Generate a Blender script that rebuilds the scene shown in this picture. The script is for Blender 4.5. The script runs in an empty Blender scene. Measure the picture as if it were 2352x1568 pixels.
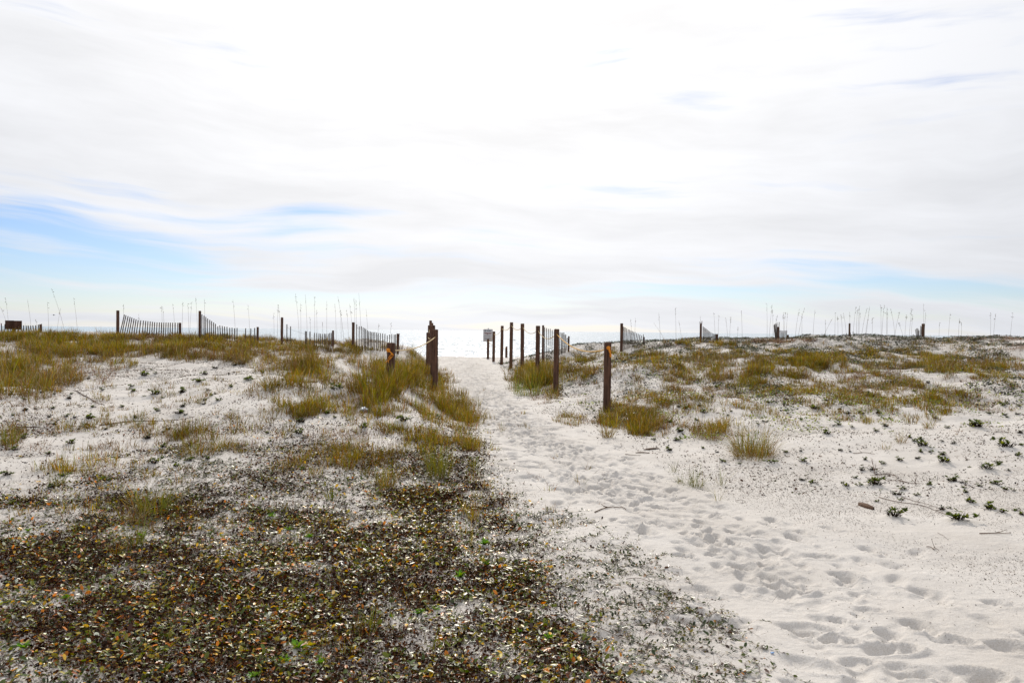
import bpy, math
import numpy as np
from mathutils import Matrix, Vector
C = bpy.context.scene.collection
rng = np.random.default_rng(11)
PI = math.pi

# ------------------------------------------------------------------ camera, light, exposure
W0, H0, LENS = 2352.0, 1568.0, 28.0
F = LENS / 36.0 * W0
PITCH, ROLL, EYE = math.radians(0.755), math.radians(0.587), 1.65
R = Matrix.Rotation(PI / 2 - PITCH, 3, 'X') @ Matrix.Rotation(ROLL, 3, 'Z')
cam = bpy.data.cameras.new('camera'); cam.lens = LENS; cam.sensor_width = 36
cam.clip_start = 0.05; cam.clip_end = 60000
co = bpy.data.objects.new('camera', cam); C.objects.link(co)
co.matrix_world = Matrix.Translation((0, 0, EYE)) @ R.to_4x4()
bpy.context.scene.camera = co
RN = np.array([list(r) for r in R])

SUN_AZ, SUN_EL = math.radians(-3.0), math.radians(33)
sd = Vector((math.sin(SUN_AZ) * math.cos(SUN_EL), math.cos(SUN_AZ) * math.cos(SUN_EL), math.sin(SUN_EL)))
sl = bpy.data.lights.new('sun', 'SUN'); sl.energy = 2.9; sl.angle = math.radians(5); sl.color = (1.0, 0.93, 0.84)
so = bpy.data.objects.new('sun', sl); C.objects.link(so); so.rotation_euler = sd.to_track_quat('Z', 'Y').to_euler()

vs = bpy.context.scene.view_settings
vs.view_transform = 'Standard'; vs.look = 'None'; vs.exposure = 0.0; vs.gamma = 1.0
bpy.context.scene.cycles.max_bounces = 8

def mk_world():
    w = bpy.data.worlds.new('World'); bpy.context.scene.world = w; w.use_nodes = True
    nt = w.node_tree; n = nt.nodes; L = nt.links; n.clear()
    def N(t, **k):
        x = n.new(t)
        for a, b in k.items(): setattr(x, a, b)
        return x
    def M(op, a, b=None, c=None, clamp=False):
        x = N('ShaderNodeMath', operation=op); x.use_clamp = clamp
        for i, v in enumerate((a, b, c)):
            if v is None: continue
            if isinstance(v, (int, float)): x.inputs[i].default_value = v
            else: L.new(v, x.inputs[i])
        return x.outputs[0]
    out = N('ShaderNodeOutputWorld'); sky = N('ShaderNodeTexSky', sky_type='NISHITA')
    sky.sun_disc = False; sky.sun_elevation = SUN_EL; sky.sun_rotation = SUN_AZ
    sky.air_density = 1.0; sky.dust_density = 0.3; sky.ozone_density = 2.0
    tint = N('ShaderNodeMixRGB', blend_type='MULTIPLY'); tint.inputs[0].default_value = 1
    tint.inputs[2].default_value = (0.70, 0.80, 1.06, 1); L.new(sky.outputs[0], tint.inputs[1])
    bg = N('ShaderNodeBackground'); bg.inputs[1].default_value = 0.10; L.new(tint.outputs[0], bg.inputs[0])
    tc = N('ShaderNodeTexCoord'); sep = N('ShaderNodeSeparateXYZ'); L.new(tc.outputs['Generated'], sep.inputs[0])
    X, Y, Z = sep.outputs
    az = M('ARCTAN2', X, Y); el = M('ARCSINE', M('MINIMUM', M('MAXIMUM', Z, -1.0), 1.0))
    # slow waviness of the streaks, then streak noise stretched along the horizon
    cmb0 = N('ShaderNodeCombineXYZ'); L.new(M('MULTIPLY', az, 2.2), cmb0.inputs[0]); L.new(M('MULTIPLY', el, 5.0), cmb0.inputs[1])
    wv = N('ShaderNodeTexNoise'); wv.inputs['Scale'].default_value = 1.0; wv.inputs['Detail'].default_value = 3; L.new(cmb0.outputs[0], wv.inputs['Vector'])
    elw = M('ADD', M('ADD', el, M('MULTIPLY', az, 0.05)), M('MULTIPLY', M('SUBTRACT', wv.outputs[0], 0.5), 0.10))
    # streaks get thinner towards the horizon
    v = M('POWER', M('MAXIMUM', M('ADD', elw, 0.03), 0.0005), 0.6)
    cmb = N('ShaderNodeCombineXYZ'); L.new(M('MULTIPLY', az, 3.1), cmb.inputs[0]); L.new(M('MULTIPLY', v, 16.0), cmb.inputs[1]); cmb.inputs[2].default_value = 3.7
    n1 = N('ShaderNodeTexNoise'); n1.inputs['Scale'].default_value = 1.15; n1.inputs['Detail'].default_value = 8; n1.inputs['Roughness'].default_value = 0.56
    L.new(cmb.outputs[0], n1.inputs['Vector'])
    cmb2 = N('ShaderNodeCombineXYZ'); L.new(M('MULTIPLY', az, 4.2), cmb2.inputs[0]); L.new(M('MULTIPLY', v, 40.0), cmb2.inputs[1]); cmb2.inputs[2].default_value = 8.4
    n2 = N('ShaderNodeTexNoise'); n2.inputs['Scale'].default_value = 1.0; n2.inputs['Detail'].default_value = 6; L.new(cmb2.outputs[0], n2.inputs['Vector'])
    nz = M('ADD', M('MULTIPLY', n1.outputs[0], 0.50), M('SUBTRACT', M('MULTIPLY', n2.outputs[0], 0.95), 0.225))
    def gauss(a0, sa, e0, se):
        da = M('DIVIDE', M('SUBTRACT', az, a0), sa); de = M('DIVIDE', M('SUBTRACT', el, e0), se)
        return M('EXPONENT', M('MULTIPLY', M('ADD', M('MULTIPLY', da, da), M('MULTIPLY', de, de)), -1.0))
    g1 = gauss(-0.62, 0.46, 0.058, 0.066)     # the open blue streaks low in the west
    g1b = gauss(-0.62, 0.26, 0.135, 0.05)
    g2 = gauss(0.44, 0.42, 0.048, 0.040)      # pale blue under the cloud to the other side
    g3 = gauss(-0.235, 0.075, 0.146, 0.011)   # one slim blue gap
    clear = M('ADD', M('ADD', M('MULTIPLY', g1, 0.38), M('MULTIPLY', g1b, 0.14)), M('ADD', M('MULTIPLY', g2, 0.30), M('MULTIPLY', g3, 0.24)))
    # cloud cover = smoothstep(noise - clear)
    cv = M('SUBTRACT', M('ADD', nz, 0.07), clear)
    mr = N('ShaderNodeMapRange', interpolation_type='SMOOTHSTEP'); L.new(cv, mr.inputs[0])
    mr.inputs[1].default_value = 0.10; mr.inputs[2].default_value = 0.50
    # haze whitens the last degrees above the horizon
    hz = M('EXPONENT', M('MULTIPLY', M('MAXIMUM', el, 0.0), -60.0))
    cover = M('MAXIMUM', mr.outputs[0], M('MULTIPLY', hz, 0.7), None, True)
    # cloud brightness: bright round the veiled sun, greyer away from it; thicker streaks greyer
    vm = N('ShaderNodeVectorMath', operation='DOT_PRODUCT'); nrm = N('ShaderNodeVectorMath', operation='NORMALIZE')
    L.new(tc.outputs['Generated'], nrm.inputs[0]); L.new(nrm.outputs[0], vm.inputs[0]); vm.inputs[1].default_value = tuple(sd)
    ang = M('ARCCOSINE', M('MINIMUM', vm.outputs['Value'], 0.9999))
    glow = M('EXPONENT', M('MULTIPLY', M('MULTIPLY', ang, ang), -2.4))
    thick = N('ShaderNodeMapRange'); L.new(M('ADD', M('MULTIPLY', n1.outputs[0], 0.86), M('MULTIPLY', n2.outputs[0], 0.14)), thick.inputs[0]); thick.inputs[1].default_value = 0.42; thick.inputs[2].default_value = 0.66
    thick.inputs[3].default_value = 0.0; thick.inputs[4].default_value = 1.0
    br = M('ADD', M('MULTIPLY', glow, 0.42), 0.80)
    br = M('MULTIPLY', br, M('SUBTRACT', 1.0, M('MULTIPLY', thick.outputs[0], 0.12)))
    cc = N('ShaderNodeMixRGB'); cc.inputs[1].default_value = (0.90, 0.93, 1.0, 1); cc.inputs[2].default_value = (1.0, 0.985, 0.975, 1); L.new(glow, cc.inputs[0])
    bg2 = N('ShaderNodeBackground'); L.new(cc.outputs[0], bg2.inputs[0]); L.new(br, bg2.inputs[1])
    mx = N('ShaderNodeMixShader'); L.new(cover, mx.inputs[0]); L.new(bg.outputs[0], mx.inputs[1]); L.new(bg2.outputs[0], mx.inputs[2])
    L.new(mx.outputs[0], out.inputs[0])
mk_world()

# ------------------------------------------------------------------ helpers
def tag(o, label=None, cat=None, group=None, kind=None):
    if label: o['label'] = label
    if cat: o['category'] = cat
    if group: o['group'] = group
    if kind: o['kind'] = kind
    return o
def empty(name, loc, rz=0.0):
    o = bpy.data.objects.new(name, None); C.objects.link(o); o.location = loc; o.rotation_euler = (0, 0, rz); o.empty_display_size = 0.1
    return o
def fastmesh(name, V, quads=None, tris=None, mat=None, col=None, smooth=False, parent=None, link=True):
    me = bpy.data.meshes.new(name)
    V = np.ascontiguousarray(V, dtype=np.float32)
    loops = []; starts = []; tot = []
    s = 0
    if quads is not None and len(quads):
        loops.append(np.asarray(quads, np.int32).ravel()); starts.append(np.arange(len(quads)) * 4); tot.append(np.full(len(quads), 4)); s = len(quads) * 4
    if tris is not None and len(tris):
        loops.append(np.asarray(tris, np.int32).ravel()); starts.append(s + np.arange(len(tris)) * 3); tot.append(np.full(len(tris), 3))
    lp = np.concatenate(loops).astype(np.int32); st = np.concatenate(starts).astype(np.int32); tt = np.concatenate(tot).astype(np.int32)
    me.vertices.add(len(V)); me.vertices.foreach_set('co', V.ravel())
    me.loops.add(len(lp)); me.loops.foreach_set('vertex_index', lp)
    me.polygons.add(len(st)); me.polygons.foreach_set('loop_start', st); me.polygons.foreach_set('loop_total', tt)
    if smooth: me.polygons.foreach_set('use_smooth', np.ones(len(st), bool))
    me.update(calc_edges=True)
    if col is not None:
        a = me.color_attributes.new('tone', 'FLOAT_COLOR', 'POINT')
        c4 = np.ones((len(V), 4), np.float32); c4[:, :3] = col; a.data.foreach_set('color', c4.ravel())
    if mat: me.materials.append(mat)
    if not link: return me
    o = bpy.data.objects.new(name, me); C.objects.link(o)
    if parent: o.parent = parent
    return o
def hash2(ix, iy, seed):
    h = (ix.astype(np.int64) * 374761393 + iy.astype(np.int64) * 668265263 + seed * 1442695041) & 0xffffffff
    h = ((h ^ (h >> 13)) * 1274126177) & 0xffffffff
    return ((h ^ (h >> 16)) & 0xffffff) / float(0xffffff)
def vnoise(x, y, seed=0):
    ix = np.floor(x); iy = np.floor(y); fx = x - ix; fy = y - iy
    fx = fx * fx * fx * (fx * (fx * 6 - 15) + 10); fy = fy * fy * fy * (fy * (fy * 6 - 15) + 10)
    ix = ix.astype(np.int64); iy = iy.astype(np.int64)
    a = hash2(ix, iy, seed); b = hash2(ix + 1, iy, seed); c = hash2(ix, iy + 1, seed); d = hash2(ix + 1, iy + 1, seed)
    return (a + (b - a) * fx) * (1 - fy) + (c + (d - c) * fx) * fy - 0.5
def fbm(x, y, oct=4, seed=0, gain=0.5):
    s = np.zeros(np.shape(x)); a = 1.0
    for k in range(oct):
        c, sn = math.cos(0.6 * k), math.sin(0.6 * k)
        s = s + a * vnoise((x * c - y * sn) * 2 ** k + 17.3 * k, (x * sn + y * c) * 2 ** k + 9.1 * k, seed + k); a *= gain
    return s
def sstep(a, b, x):
    t = np.clip((x - a) / (b - a), 0, 1); return t * t * (3 - 2 * t)
def rays(u, v):
    u = np.asarray(u, float); v = np.asarray(v, float)
    d = np.stack([(u - W0 / 2) / F, -(v - H0 / 2) / F, -np.ones_like(u)], -1) @ RN.T
    return d
def at(u, v, y):
    """The point at forward distance y seen at (u, v)."""
    d = rays(u, v); return np.array([0, 0, EYE]) + d * (np.asarray(y, float) / d[..., 1])[..., None]
def proj(P):
    q = (P - np.array([0, 0, EYE])) @ RN
    return W0 / 2 + F * q[..., 0] / -q[..., 2], H0 / 2 - F * q[..., 1] / -q[..., 2]
def crop(x0, y0, s):
    return lambda cx, cy: ((x0 + np.asarray(cx, float) / s) / 1.410714, (y0 + np.asarray(cy, float) / s) / 1.410714)

# ------------------------------------------------------------------ terrain
CP = [  # ground points of the dunes: (u, v, distance)
 (897, 868, 15), (600, 785, 32), (270, 771, 32), (450, 775, 32), (0, 768, 30), (810, 797, 33), (915, 800, 36), (985, 830, 38), (950, 850, 27),
 (0, 900, 15), (300, 900, 15), (600, 900, 15.5), (300, 980, 11), (600, 980, 11), (0, 980, 11), (900, 965, 11.5), (760, 880, 16.5),
 (300, 838, 21), (600, 835, 21.5), (0, 830, 21), (800, 835, 22), (0, 1100, 8), (600, 1100, 8), (1000, 1050, 9.5), (1030, 925, 16), (1060, 975, 13.2),
 (1000, 898, 21.8), (300, 1250, 5.9), (900, 1250, 6.0), (0, 1400, 4.6), (600, 1400, 4.6), (1100, 1400, 4.7), (1500, 1400, 4.75), (2100, 1400, 4.7), (1700, 1250, 6.1), (2300, 1250, 6.0),
 (1395, 937, 16), (1500, 965, 14.6), (1700, 1010, 12.4), (2300, 1000, 11.5), (2000, 1000, 11.8), (2300, 1100, 8.7), (1900, 1120, 8.6), (1600, 1120, 8.5), (2300, 900, 17.5), (2000, 900, 18), (2300, 830, 26.5), (2000, 835, 25),
 (2300, 775, 36), (2352, 777, 36), (2000, 776, 36), (1850, 781, 35), (1700, 784, 35), (1600, 789, 34), (1450, 796, 34), (1300, 801, 36), (1235, 822, 38), (1180, 838, 40), (1130, 829, 42),
 (1700, 832, 24.5), (1500, 855, 22), (1290, 900, 21.5), (1350, 860, 23), (1230, 905, 20.5), (1185, 850, 33),
]
cpw = [tuple(at(u, v, y)) for u, v, y in CP]
for x in (-60, -40, -20, -12, -6, 0, 6, 12, 20, 40, 60):
    cpw += [(x, 50, -0.15), (x, 66, -1.5), (x, 1.0, 0.0), (x, -20, 0.1)]
    if abs(x) > 25: cpw += [(x, 34, 1.5), (x, 22, 0.8), (x, 12, 0.3), (x, 6, 0.05)]
cpw = np.array(cpw)
def tps_fit(P, z, lam=0.02):
    S = 20.0; q = P / S; n = len(q)
    r2 = ((q[:, None] - q[None]) ** 2).sum(-1); K = np.where(r2 > 0, r2 * np.log(r2 + 1e-12) * 0.5, 0) + lam * np.eye(n) * 0.05
    A = np.zeros((n + 3, n + 3)); A[:n, :n] = K; A[:n, n] = 1; A[:n, n + 1:] = q; A[n, :n] = 1; A[n + 1:, :n] = q.T
    return q, np.linalg.solve(A, np.concatenate([z, [0, 0, 0]])), S
TQ, TW, TS = tps_fit(cpw[:, :2], cpw[:, 2])
def tps(x, y):
    qx, qy = x / TS, y / TS; s = TW[-3] + TW[-2] * qx + TW[-1] * qy
    for (a, b), w in zip(TQ, TW[:-3]):
        r2 = (qx - a) ** 2 + (qy - b) ** 2; s = s + w * 0.5 * r2 * np.log(r2 + 1e-12)
    return s
# walking corridor between the dunes
PL = np.array([(2, -1.0), (9.5, -0.35), (12.6, -0.42), (13.6, -0.70), (16, -1.0), (21.5, -1.62), (27, -2.35), (34, -3.1), (43, -4.2), (52, -6.5), (60, -14)])
PR = np.array([(2, 6.0), (7, 4.5), (10, 2.9), (12.4, 1.75), (13.6, 1.4), (16, 0.95), (18.5, 0.35), (21.6, 0.02), (26, -0.1), (31, -0.2), (34, -0.38), (38, -0.85), (43, -1.35), (48, -1.9), (54, 2), (60, 14)])
def corridor(x, y):
    """>0 outside the walkway, metres from its edge."""
    wob = 0.12 * np.sin(y * 1.7) + 0.08 * np.sin(y * 4.1 + 1)
    xl = np.interp(y, PL[:, 0], PL[:, 1]) + wob; xr = np.interp(y, PR[:, 0], PR[:, 1]) + wob * 0.7
    return np.maximum(xl - x, x - xr)
def path_z(y):
    return np.interp(y, [0, 10, 46, 51, 60, 70, 90], [0, 0, 0.0, -0.03, -1.15, -1.9, -3.5])
ratio = 0.003
ys = 1.5 * np.exp(np.arange(0, math.log(75 / 1.5), ratio))
ys = np.concatenate([[-60, -30, -15, -8, -4, -2, -1, 0, 0.7, 1.2], ys, [80, 90, 110]])
tt_ = np.arange(-4.05, 4.05, 0.0098); xs = 1.5 * np.sinh(tt_) + 0.5
xs = np.concatenate([[-900, -400, -200, -120, -75, -55], xs, [55, 75, 120, 200, 400, 900]])
GX, GY = np.meshgrid(xs, ys)
# base surface evaluated on a coarse grid, then interpolated
cx_ = np.concatenate([[-900, -400, -200, -120, -80], np.linspace(-60, 60, 300), [80, 120, 200, 400, 900]]); cy_ = np.concatenate([[-60, -30, -15, -8, -3], np.geomspace(0.5, 110, 260)])
CXg, CYg = np.meshgrid(cx_, cy_); TZ = tps(np.clip(CXg, -60, 60), np.clip(CYg, -20, 66))
TZ = np.where(CYg > 64, np.minimum(TZ, -1.5 - (CYg - 64) * 0.08), TZ)
def bil(A, gx, gy, x, y):
    i = np.clip(np.searchsorted(gx, x) - 1, 0, len(gx) - 2); j = np.clip(np.searchsorted(gy, y) - 1, 0, len(gy) - 2)
    fx = np.clip((x - gx[i]) / (gx[i + 1] - gx[i]), 0, 1); fy = np.clip((y - gy[j]) / (gy[j + 1] - gy[j]), 0, 1)
    return (A[j, i] * (1 - fx) + A[j, i + 1] * fx) * (1 - fy) + (A[j + 1, i] * (1 - fx) + A[j + 1, i + 1] * fx) * fy
D = bil(TZ, cx_, cy_, GX, GY)
cd = corridor(GX, GY)
m = sstep(-0.1, 1.3, cd) ** 0.8
m = np.where(GY < 12, 1 - (1 - m) * sstep(9, 12, GY), m)
dune = sstep(9, 16, GY) * sstep(60, 45, GY)
ZG = path_z(GY) + (D - path_z(GY)) * m
ZG += m * dune * (0.30 * fbm(GX / 3.2, GY / 3.2, 3, 5) + 0.10 * fbm(GX / 0.9, GY / 0.9, 3, 25)) * sstep(0.0, 1.5, cd)
near = sstep(60, 50, GY)
ZG += near * (0.035 * fbm(GX / 1.3, GY / 1.3, 3, 9) + 0.018 * fbm(GX / 0.35, GY / 0.35, 3, 39))
# footprints and trampled sand
foot = np.zeros_like(ZG)
def stamp(x, y, ang, a, b, dep, rim=0.3):
    Rr = 2.2 * a
    i0, i1 = np.searchsorted(xs, [x - Rr, x + Rr]); j0, j1 = np.searchsorted(ys, [y - Rr, y + Rr])
    if i1 - i0 < 2 or j1 - j0 < 2: return
    gx = GX[j0:j1, i0:i1] - x; gy = GY[j0:j1, i0:i1] - y
    c, s = math.cos(ang), math.sin(ang); p = (gx * c + gy * s) / a; q = (-gx * s + gy * c) / b
    p = p + 0.18 * np.sin(q * 1.7 + ang * 5)
    r = np.sqrt(p * p + q * q)
    r1 = np.sqrt(((p - .42) / .62) ** 2 + q * q); r2 = np.sqrt(((p + .62) / .42) ** 2 + (q / .78) ** 2)
    dent = np.maximum(np.exp(-r1 ** 4), .85 * np.exp(-r2 ** 4))
    foot[j0:j1, i0:i1] += -dep * (.35 * np.exp(-r ** 4) + .75 * dent) * (1 + 0.3 * p) + rim * dep * np.exp(-((r - 1.2) / 0.2) ** 2) * (1 - .5 * p)
TR = np.array([(3.2, 2.3, 1.5), (3.9, 2.1, 1.5), (4.7, 1.95, 1.15), (5.6, 1.85, .95), (6.6, 1.55, .85), (7.8, 1.2, .85), (9.5, .9, .9), (12.6, .35, .75), (17, -.3, .65), (21.6, -.8, .65), (27, -1.25, .95), (34, -1.75, 1.2), (43, -2.8, 1.4), (50, -3.5, 1.8)])
for k in range(3600):
    y = float(np.exp(rng.uniform(math.log(3.0), math.log(50)))) if k % 3 else float(rng.uniform(3, 50))
    hw = np.interp(y, TR[:, 0], TR[:, 2]); x = np.interp(y, TR[:, 0], TR[:, 1]) + rng.normal(0, 0.52) * hw
    if abs(x - np.interp(y, TR[:, 0], TR[:, 1])) > 1.35 * hw: continue
    if rng.random() < np.interp(y, [3, 5, 8, 12], [.84, .72, .42, 0]): continue
    tdir = math.atan2(1.0, -0.25) + rng.normal(0, 0.5)
    sc = rng.uniform(0.5, 1.2) * (1.0 + 0.02 * y)
    stamp(x, y, tdir, 0.112 * sc, 0.054 * sc, rng.uniform(0.006, 0.026) * (1 + 0.035 * y), rng.uniform(0.2, 0.5))
BIGF = [(2039, 1494, .15, .10, .045, 2.9), (1818, 1358, .14, .08, .035, 2.9), (1850, 1440, .16, .08, .03, 2.7), (2335, 1500, .16, .10, .045, 2.6), (1915, 1470, .13, .07, .03, 2.8), (1880, 1285, .13, .08, .03, 2.8),
        (2180, 1478, .13, .08, .03, 2.7), (1990, 1405, .10, .06, .02, 2.9), (2120, 1380, .10, .06, .016, 2.9), (1790, 1330, .09, .05, .022, 2.9), (1940, 1340, .10, .05, .022, 2.9), (1965, 1520, .10, .07, .028, 3.0), (1720, 1305, .09, .05, .02, 2.8),
        (1745, 1245, .10, .05, .022, 2.9), (1640, 1248, .10, .05, .02, 2.8), (1620, 1195, .10, .06, .025, 2.8), (1500, 1165, .10, .06, .025, 2.8), (2240, 1555, .14, .08, .03, 2.7), (2080, 1550, .12, .08, .03, 2.8), (1860, 1525, .17, .10, .028, 2.6)]
for u, v, a, b, dep, ang in BIGF:
    a, b, dep = a * .85, b * .8, dep * .85
    d = rays(u, v); p = np.array([0, 0, EYE]) + d * (EYE / -d[2]); stamp(p[0], p[1], ang + PI / 2 * 0 , a, b, dep, 0.4)
foot = np.clip(foot, -0.07, 0.035)
ZG += foot
def hgt(x, y): return bil(ZG, xs, ys, np.asarray(x, float), np.asarray(y, float))
def nearest_hit(u, v, ymin=2.5, ymax=58):
    """Where the sight line through (u, v) meets the sand (vectorised march)."""
    u = np.atleast_1d(np.asarray(u, float)); v = np.atleast_1d(np.asarray(v, float)); d = rays(u, v); d = d / d[:, 1:2]
    yy = np.geomspace(ymin, ymax, 420); hit = np.full(len(u), np.nan)
    for a, b in zip(yy[:-1], yy[1:]):
        z = EYE + d[:, 2] * b; h = hgt(d[:, 0] * b, np.full(len(u), b)); new = np.isnan(hit) & (z <= h); hit[new] = (a + b) / 2
    P = np.stack([d[:, 0] * hit, hit, hgt(d[:, 0] * np.nan_to_num(hit, nan=1), np.nan_to_num(hit, nan=1))], -1)
    return P, ~np.isnan(hit)
def gp(u, v):
    for k in range(12):
        P, ok = nearest_hit([u], [v + 2 * k])
        if ok[0]: return P[0]
    return at(u, v, 34)

# ------------------------------------------------------------------ materials
def mat(name):
    m = bpy.data.materials.new(name); m.use_nodes = True; nt = m.node_tree; b = nt.nodes['Principled BSDF']; return m, nt, b
def node(nt, t, **k):
    x = nt.nodes.new(t)
    for a, v in k.items(): setattr(x, a, v)
    return x
def noise(nt, scale, detail=4, rough=0.55, vec=None, sc3=None):
    tx = node(nt, 'ShaderNodeTexNoise'); tx.inputs['Scale'].default_value = scale; tx.inputs['Detail'].default_value = detail; tx.inputs['Roughness'].default_value = rough
    if vec is None: vec = node(nt, 'ShaderNodeTexCoord').outputs['Object']
    if sc3:
        mp = node(nt, 'ShaderNodeMapping'); mp.inputs['Scale'].default_value = sc3; nt.links.new(vec, mp.inputs[0]); vec = mp.outputs[0]
    nt.links.new(vec, tx.inputs['Vector']); return tx.outputs[0]
def ramp(nt, fac, stops):
    r = node(nt, 'ShaderNodeValToRGB'); e = r.color_ramp.elements
    while len(e) < len(stops): e.new(0.5)
    for k, (p, c) in enumerate(stops): e[k].position = p; e[k].color = (*c, 1) if len(c) == 3 else c
    nt.links.new(fac, r.inputs[0]); return r.outputs[0]
def bump(nt, b, h, strength, dist, prev=None):
    n = node(nt, 'ShaderNodeBump'); n.inputs['Strength'].default_value = strength; n.inputs['Distance'].default_value = dist
    nt.links.new(h, n.inputs['Height'])
    if prev is not None: nt.links.new(prev, n.inputs['Normal'])
    nt.links.new(n.outputs[0], b.inputs['Normal']); return n.outputs[0]
def mk_sand():
    m, nt, b = mat('sand')
    geo = node(nt, 'ShaderNodeNewGeometry').outputs['Position']
    c1 = ramp(nt, noise(nt, 0.9, 5, 0.6, geo), [(0.3, (0.58, 0.543, 0.50)), (0.7, (0.69, 0.658, 0.62))])
    c2 = ramp(nt, noise(nt, 160, 2, 0.7, geo), [(0.30, (0.72, 0.68, 0.63)), (0.62, (1.0, 1.0, 1.0))])
    mx = node(nt, 'ShaderNodeMixRGB', blend_type='MULTIPLY'); mx.inputs[0].default_value = 0.8
    nt.links.new(c1, mx.inputs[1]); nt.links.new(c2, mx.inputs[2])
    nt.links.new(mx.outputs[0], b.inputs['Base Color']); b.inputs['Roughness'].default_value = 0.85; b.inputs['Specular IOR Level'].default_value = 0.25
    p = bump(nt, b, noise(nt, 14, 5, 0.62, geo), 0.5, 0.035)
    bump(nt, b, noise(nt, 220, 2, 0.6, geo), 0.5, 0.003, p)
    return m
M_sand = mk_sand()
def tone_mat(name, rough=0.6, transl=0.35, spec=0.3, varn=None, coat=0.0):
    m, nt, b = mat(name); a = node(nt, 'ShaderNodeVertexColor', layer_name='tone').outputs[0]
    if varn:
        geo = node(nt, 'ShaderNodeNewGeometry').outputs['Position']
        v = ramp(nt, noise(nt, varn, 2, 0.6, geo), [(0.3, (0.7, 0.7, 0.7)), (0.7, (1.25, 1.2, 1.15))])
        mx = node(nt, 'ShaderNodeMixRGB', blend_type='MULTIPLY'); mx.inputs[0].default_value = 1; nt.links.new(a, mx.inputs[1]); nt.links.new(v, mx.inputs[2]); a = mx.outputs[0]
    nt.links.new(a, b.inputs['Base Color']); b.inputs['Roughness'].default_value = rough; b.inputs['Specular IOR Level'].default_value = spec
    if transl > 0:
        t = node(nt, 'ShaderNodeBsdfTranslucent'); mxs = node(nt, 'ShaderNodeMixShader'); mxs.inputs[0].default_value = transl
        g = node(nt, 'ShaderNodeHueSaturation'); g.inputs['Value'].default_value = 1.25; g.inputs['Saturation'].default_value = 1.1; nt.links.new(a, g.inputs['Color']); nt.links.new(g.outputs[0], t.inputs[0])
        nt.links.new(b.outputs[0], mxs.inputs[1]); nt.links.new(t.outputs[0], mxs.inputs[2]); nt.links.new(mxs.outputs[0], nt.nodes['Material Output'].inputs[0])
    return m
M_grass = tone_mat('grass_blade', 0.5, 0.42, 0.18, 9)
M_leaf = tone_mat('waxy_leaf', 0.37, 0.28, 0.5, 30)
M_litter = tone_mat('dead_litter', 0.9, 0.0, 0.04, 30)
M_green = tone_mat('fresh_leaf', 0.4, 0.4, 0.4, 30)
def mk_wood(name, dark, light, grain=30):
    m, nt, b = mat(name)
    n = noise(nt, grain, 6, 0.65, None, (1, 1, 0.06)); c = ramp(nt, n, [(0.3, dark), (0.52, tuple((a + q) / 2 for a, q in zip(dark, light))), (0.75, light)])
    n2 = noise(nt, 3, 4, 0.6); c2 = ramp(nt, n2, [(0.3, (0.7, 0.7, 0.72)), (0.7, (1.1, 1.05, 1))])
    mx = node(nt, 'ShaderNodeMixRGB', blend_type='MULTIPLY'); mx.inputs[0].default_value = 1; nt.links.new(c, mx.inputs[1]); nt.links.new(c2, mx.inputs[2])
    nt.links.new(mx.outputs[0], b.inputs['Base Color']); b.inputs['Roughness'].default_value = 0.8; b.inputs['Specular IOR Level'].default_value = 0.2
    bump(nt, b, n, 0.7, 0.01); return m
M_post = mk_wood('weathered_post', (0.022, 0.012, 0.009), (0.19, 0.10, 0.065), 34)
M_slat = mk_wood('grey_slat_wood', (0.05, 0.042, 0.036), (0.17, 0.14, 0.115), 60)
M_board = mk_wood('brown_board', (0.03, 0.014, 0.008), (0.09, 0.04, 0.022), 14)
M_drift = mk_wood('driftwood', (0.06, 0.035, 0.02), (0.2, 0.12, 0.075), 60)
def flat(name, col, rough=0.6, nsc=40, var=0.25, metal=0):
    m, nt, b = mat(name); c = ramp(nt, noise(nt, nsc, 3), [(0.3, tuple(q * (1 - var) for q in col)), (0.7, tuple(min(1, q * (1 + var)) for q in col))])
    nt.links.new(c, b.inputs['Base Color']); b.inputs['Roughness'].default_value = rough; b.inputs['Metallic'].default_value = metal; return m
M_rope = flat('tan_rope', (0.50, 0.36, 0.16), 0.8, 60)
M_ropey = flat('yellow_rope', (0.62, 0.33, 0.035), 0.75, 60)
M_orange = flat('orange_rope', (0.80, 0.28, 0.01), 0.7, 50)
M_wire = flat('rusty_wire', (0.08, 0.06, 0.05), 0.6)
M_sign = flat('sign_panel', (0.50, 0.49, 0.50), 0.5, 8, 0.06)
M_ink = flat('sign_ink', (0.06, 0.08, 0.12), 0.6); M_ink2 = flat('sign_red_ink', (0.16, 0.05, 0.05), 0.6)
M_ink3 = flat('sign_grey_ink', (0.24, 0.25, 0.29), 0.6)
M_blue = flat('blue_plastic', (0.12, 0.33, 0.68), 0.35, 30, 0.3)
M_bird = flat('bird_grey', (0.10, 0.10, 0.11), 0.7)
def mk_plastic():
    m, nt, b = mat('clear_plastic'); b.inputs['Base Color'].default_value = (0.72, 0.80, 0.86, 1); b.inputs['Roughness'].default_value = 0.18
    b.inputs['Transmission Weight'].default_value = 0.45; bump(nt, b, noise(nt, 30, 4), 0.6, 0.01); return m
M_plastic = mk_plastic()
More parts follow.
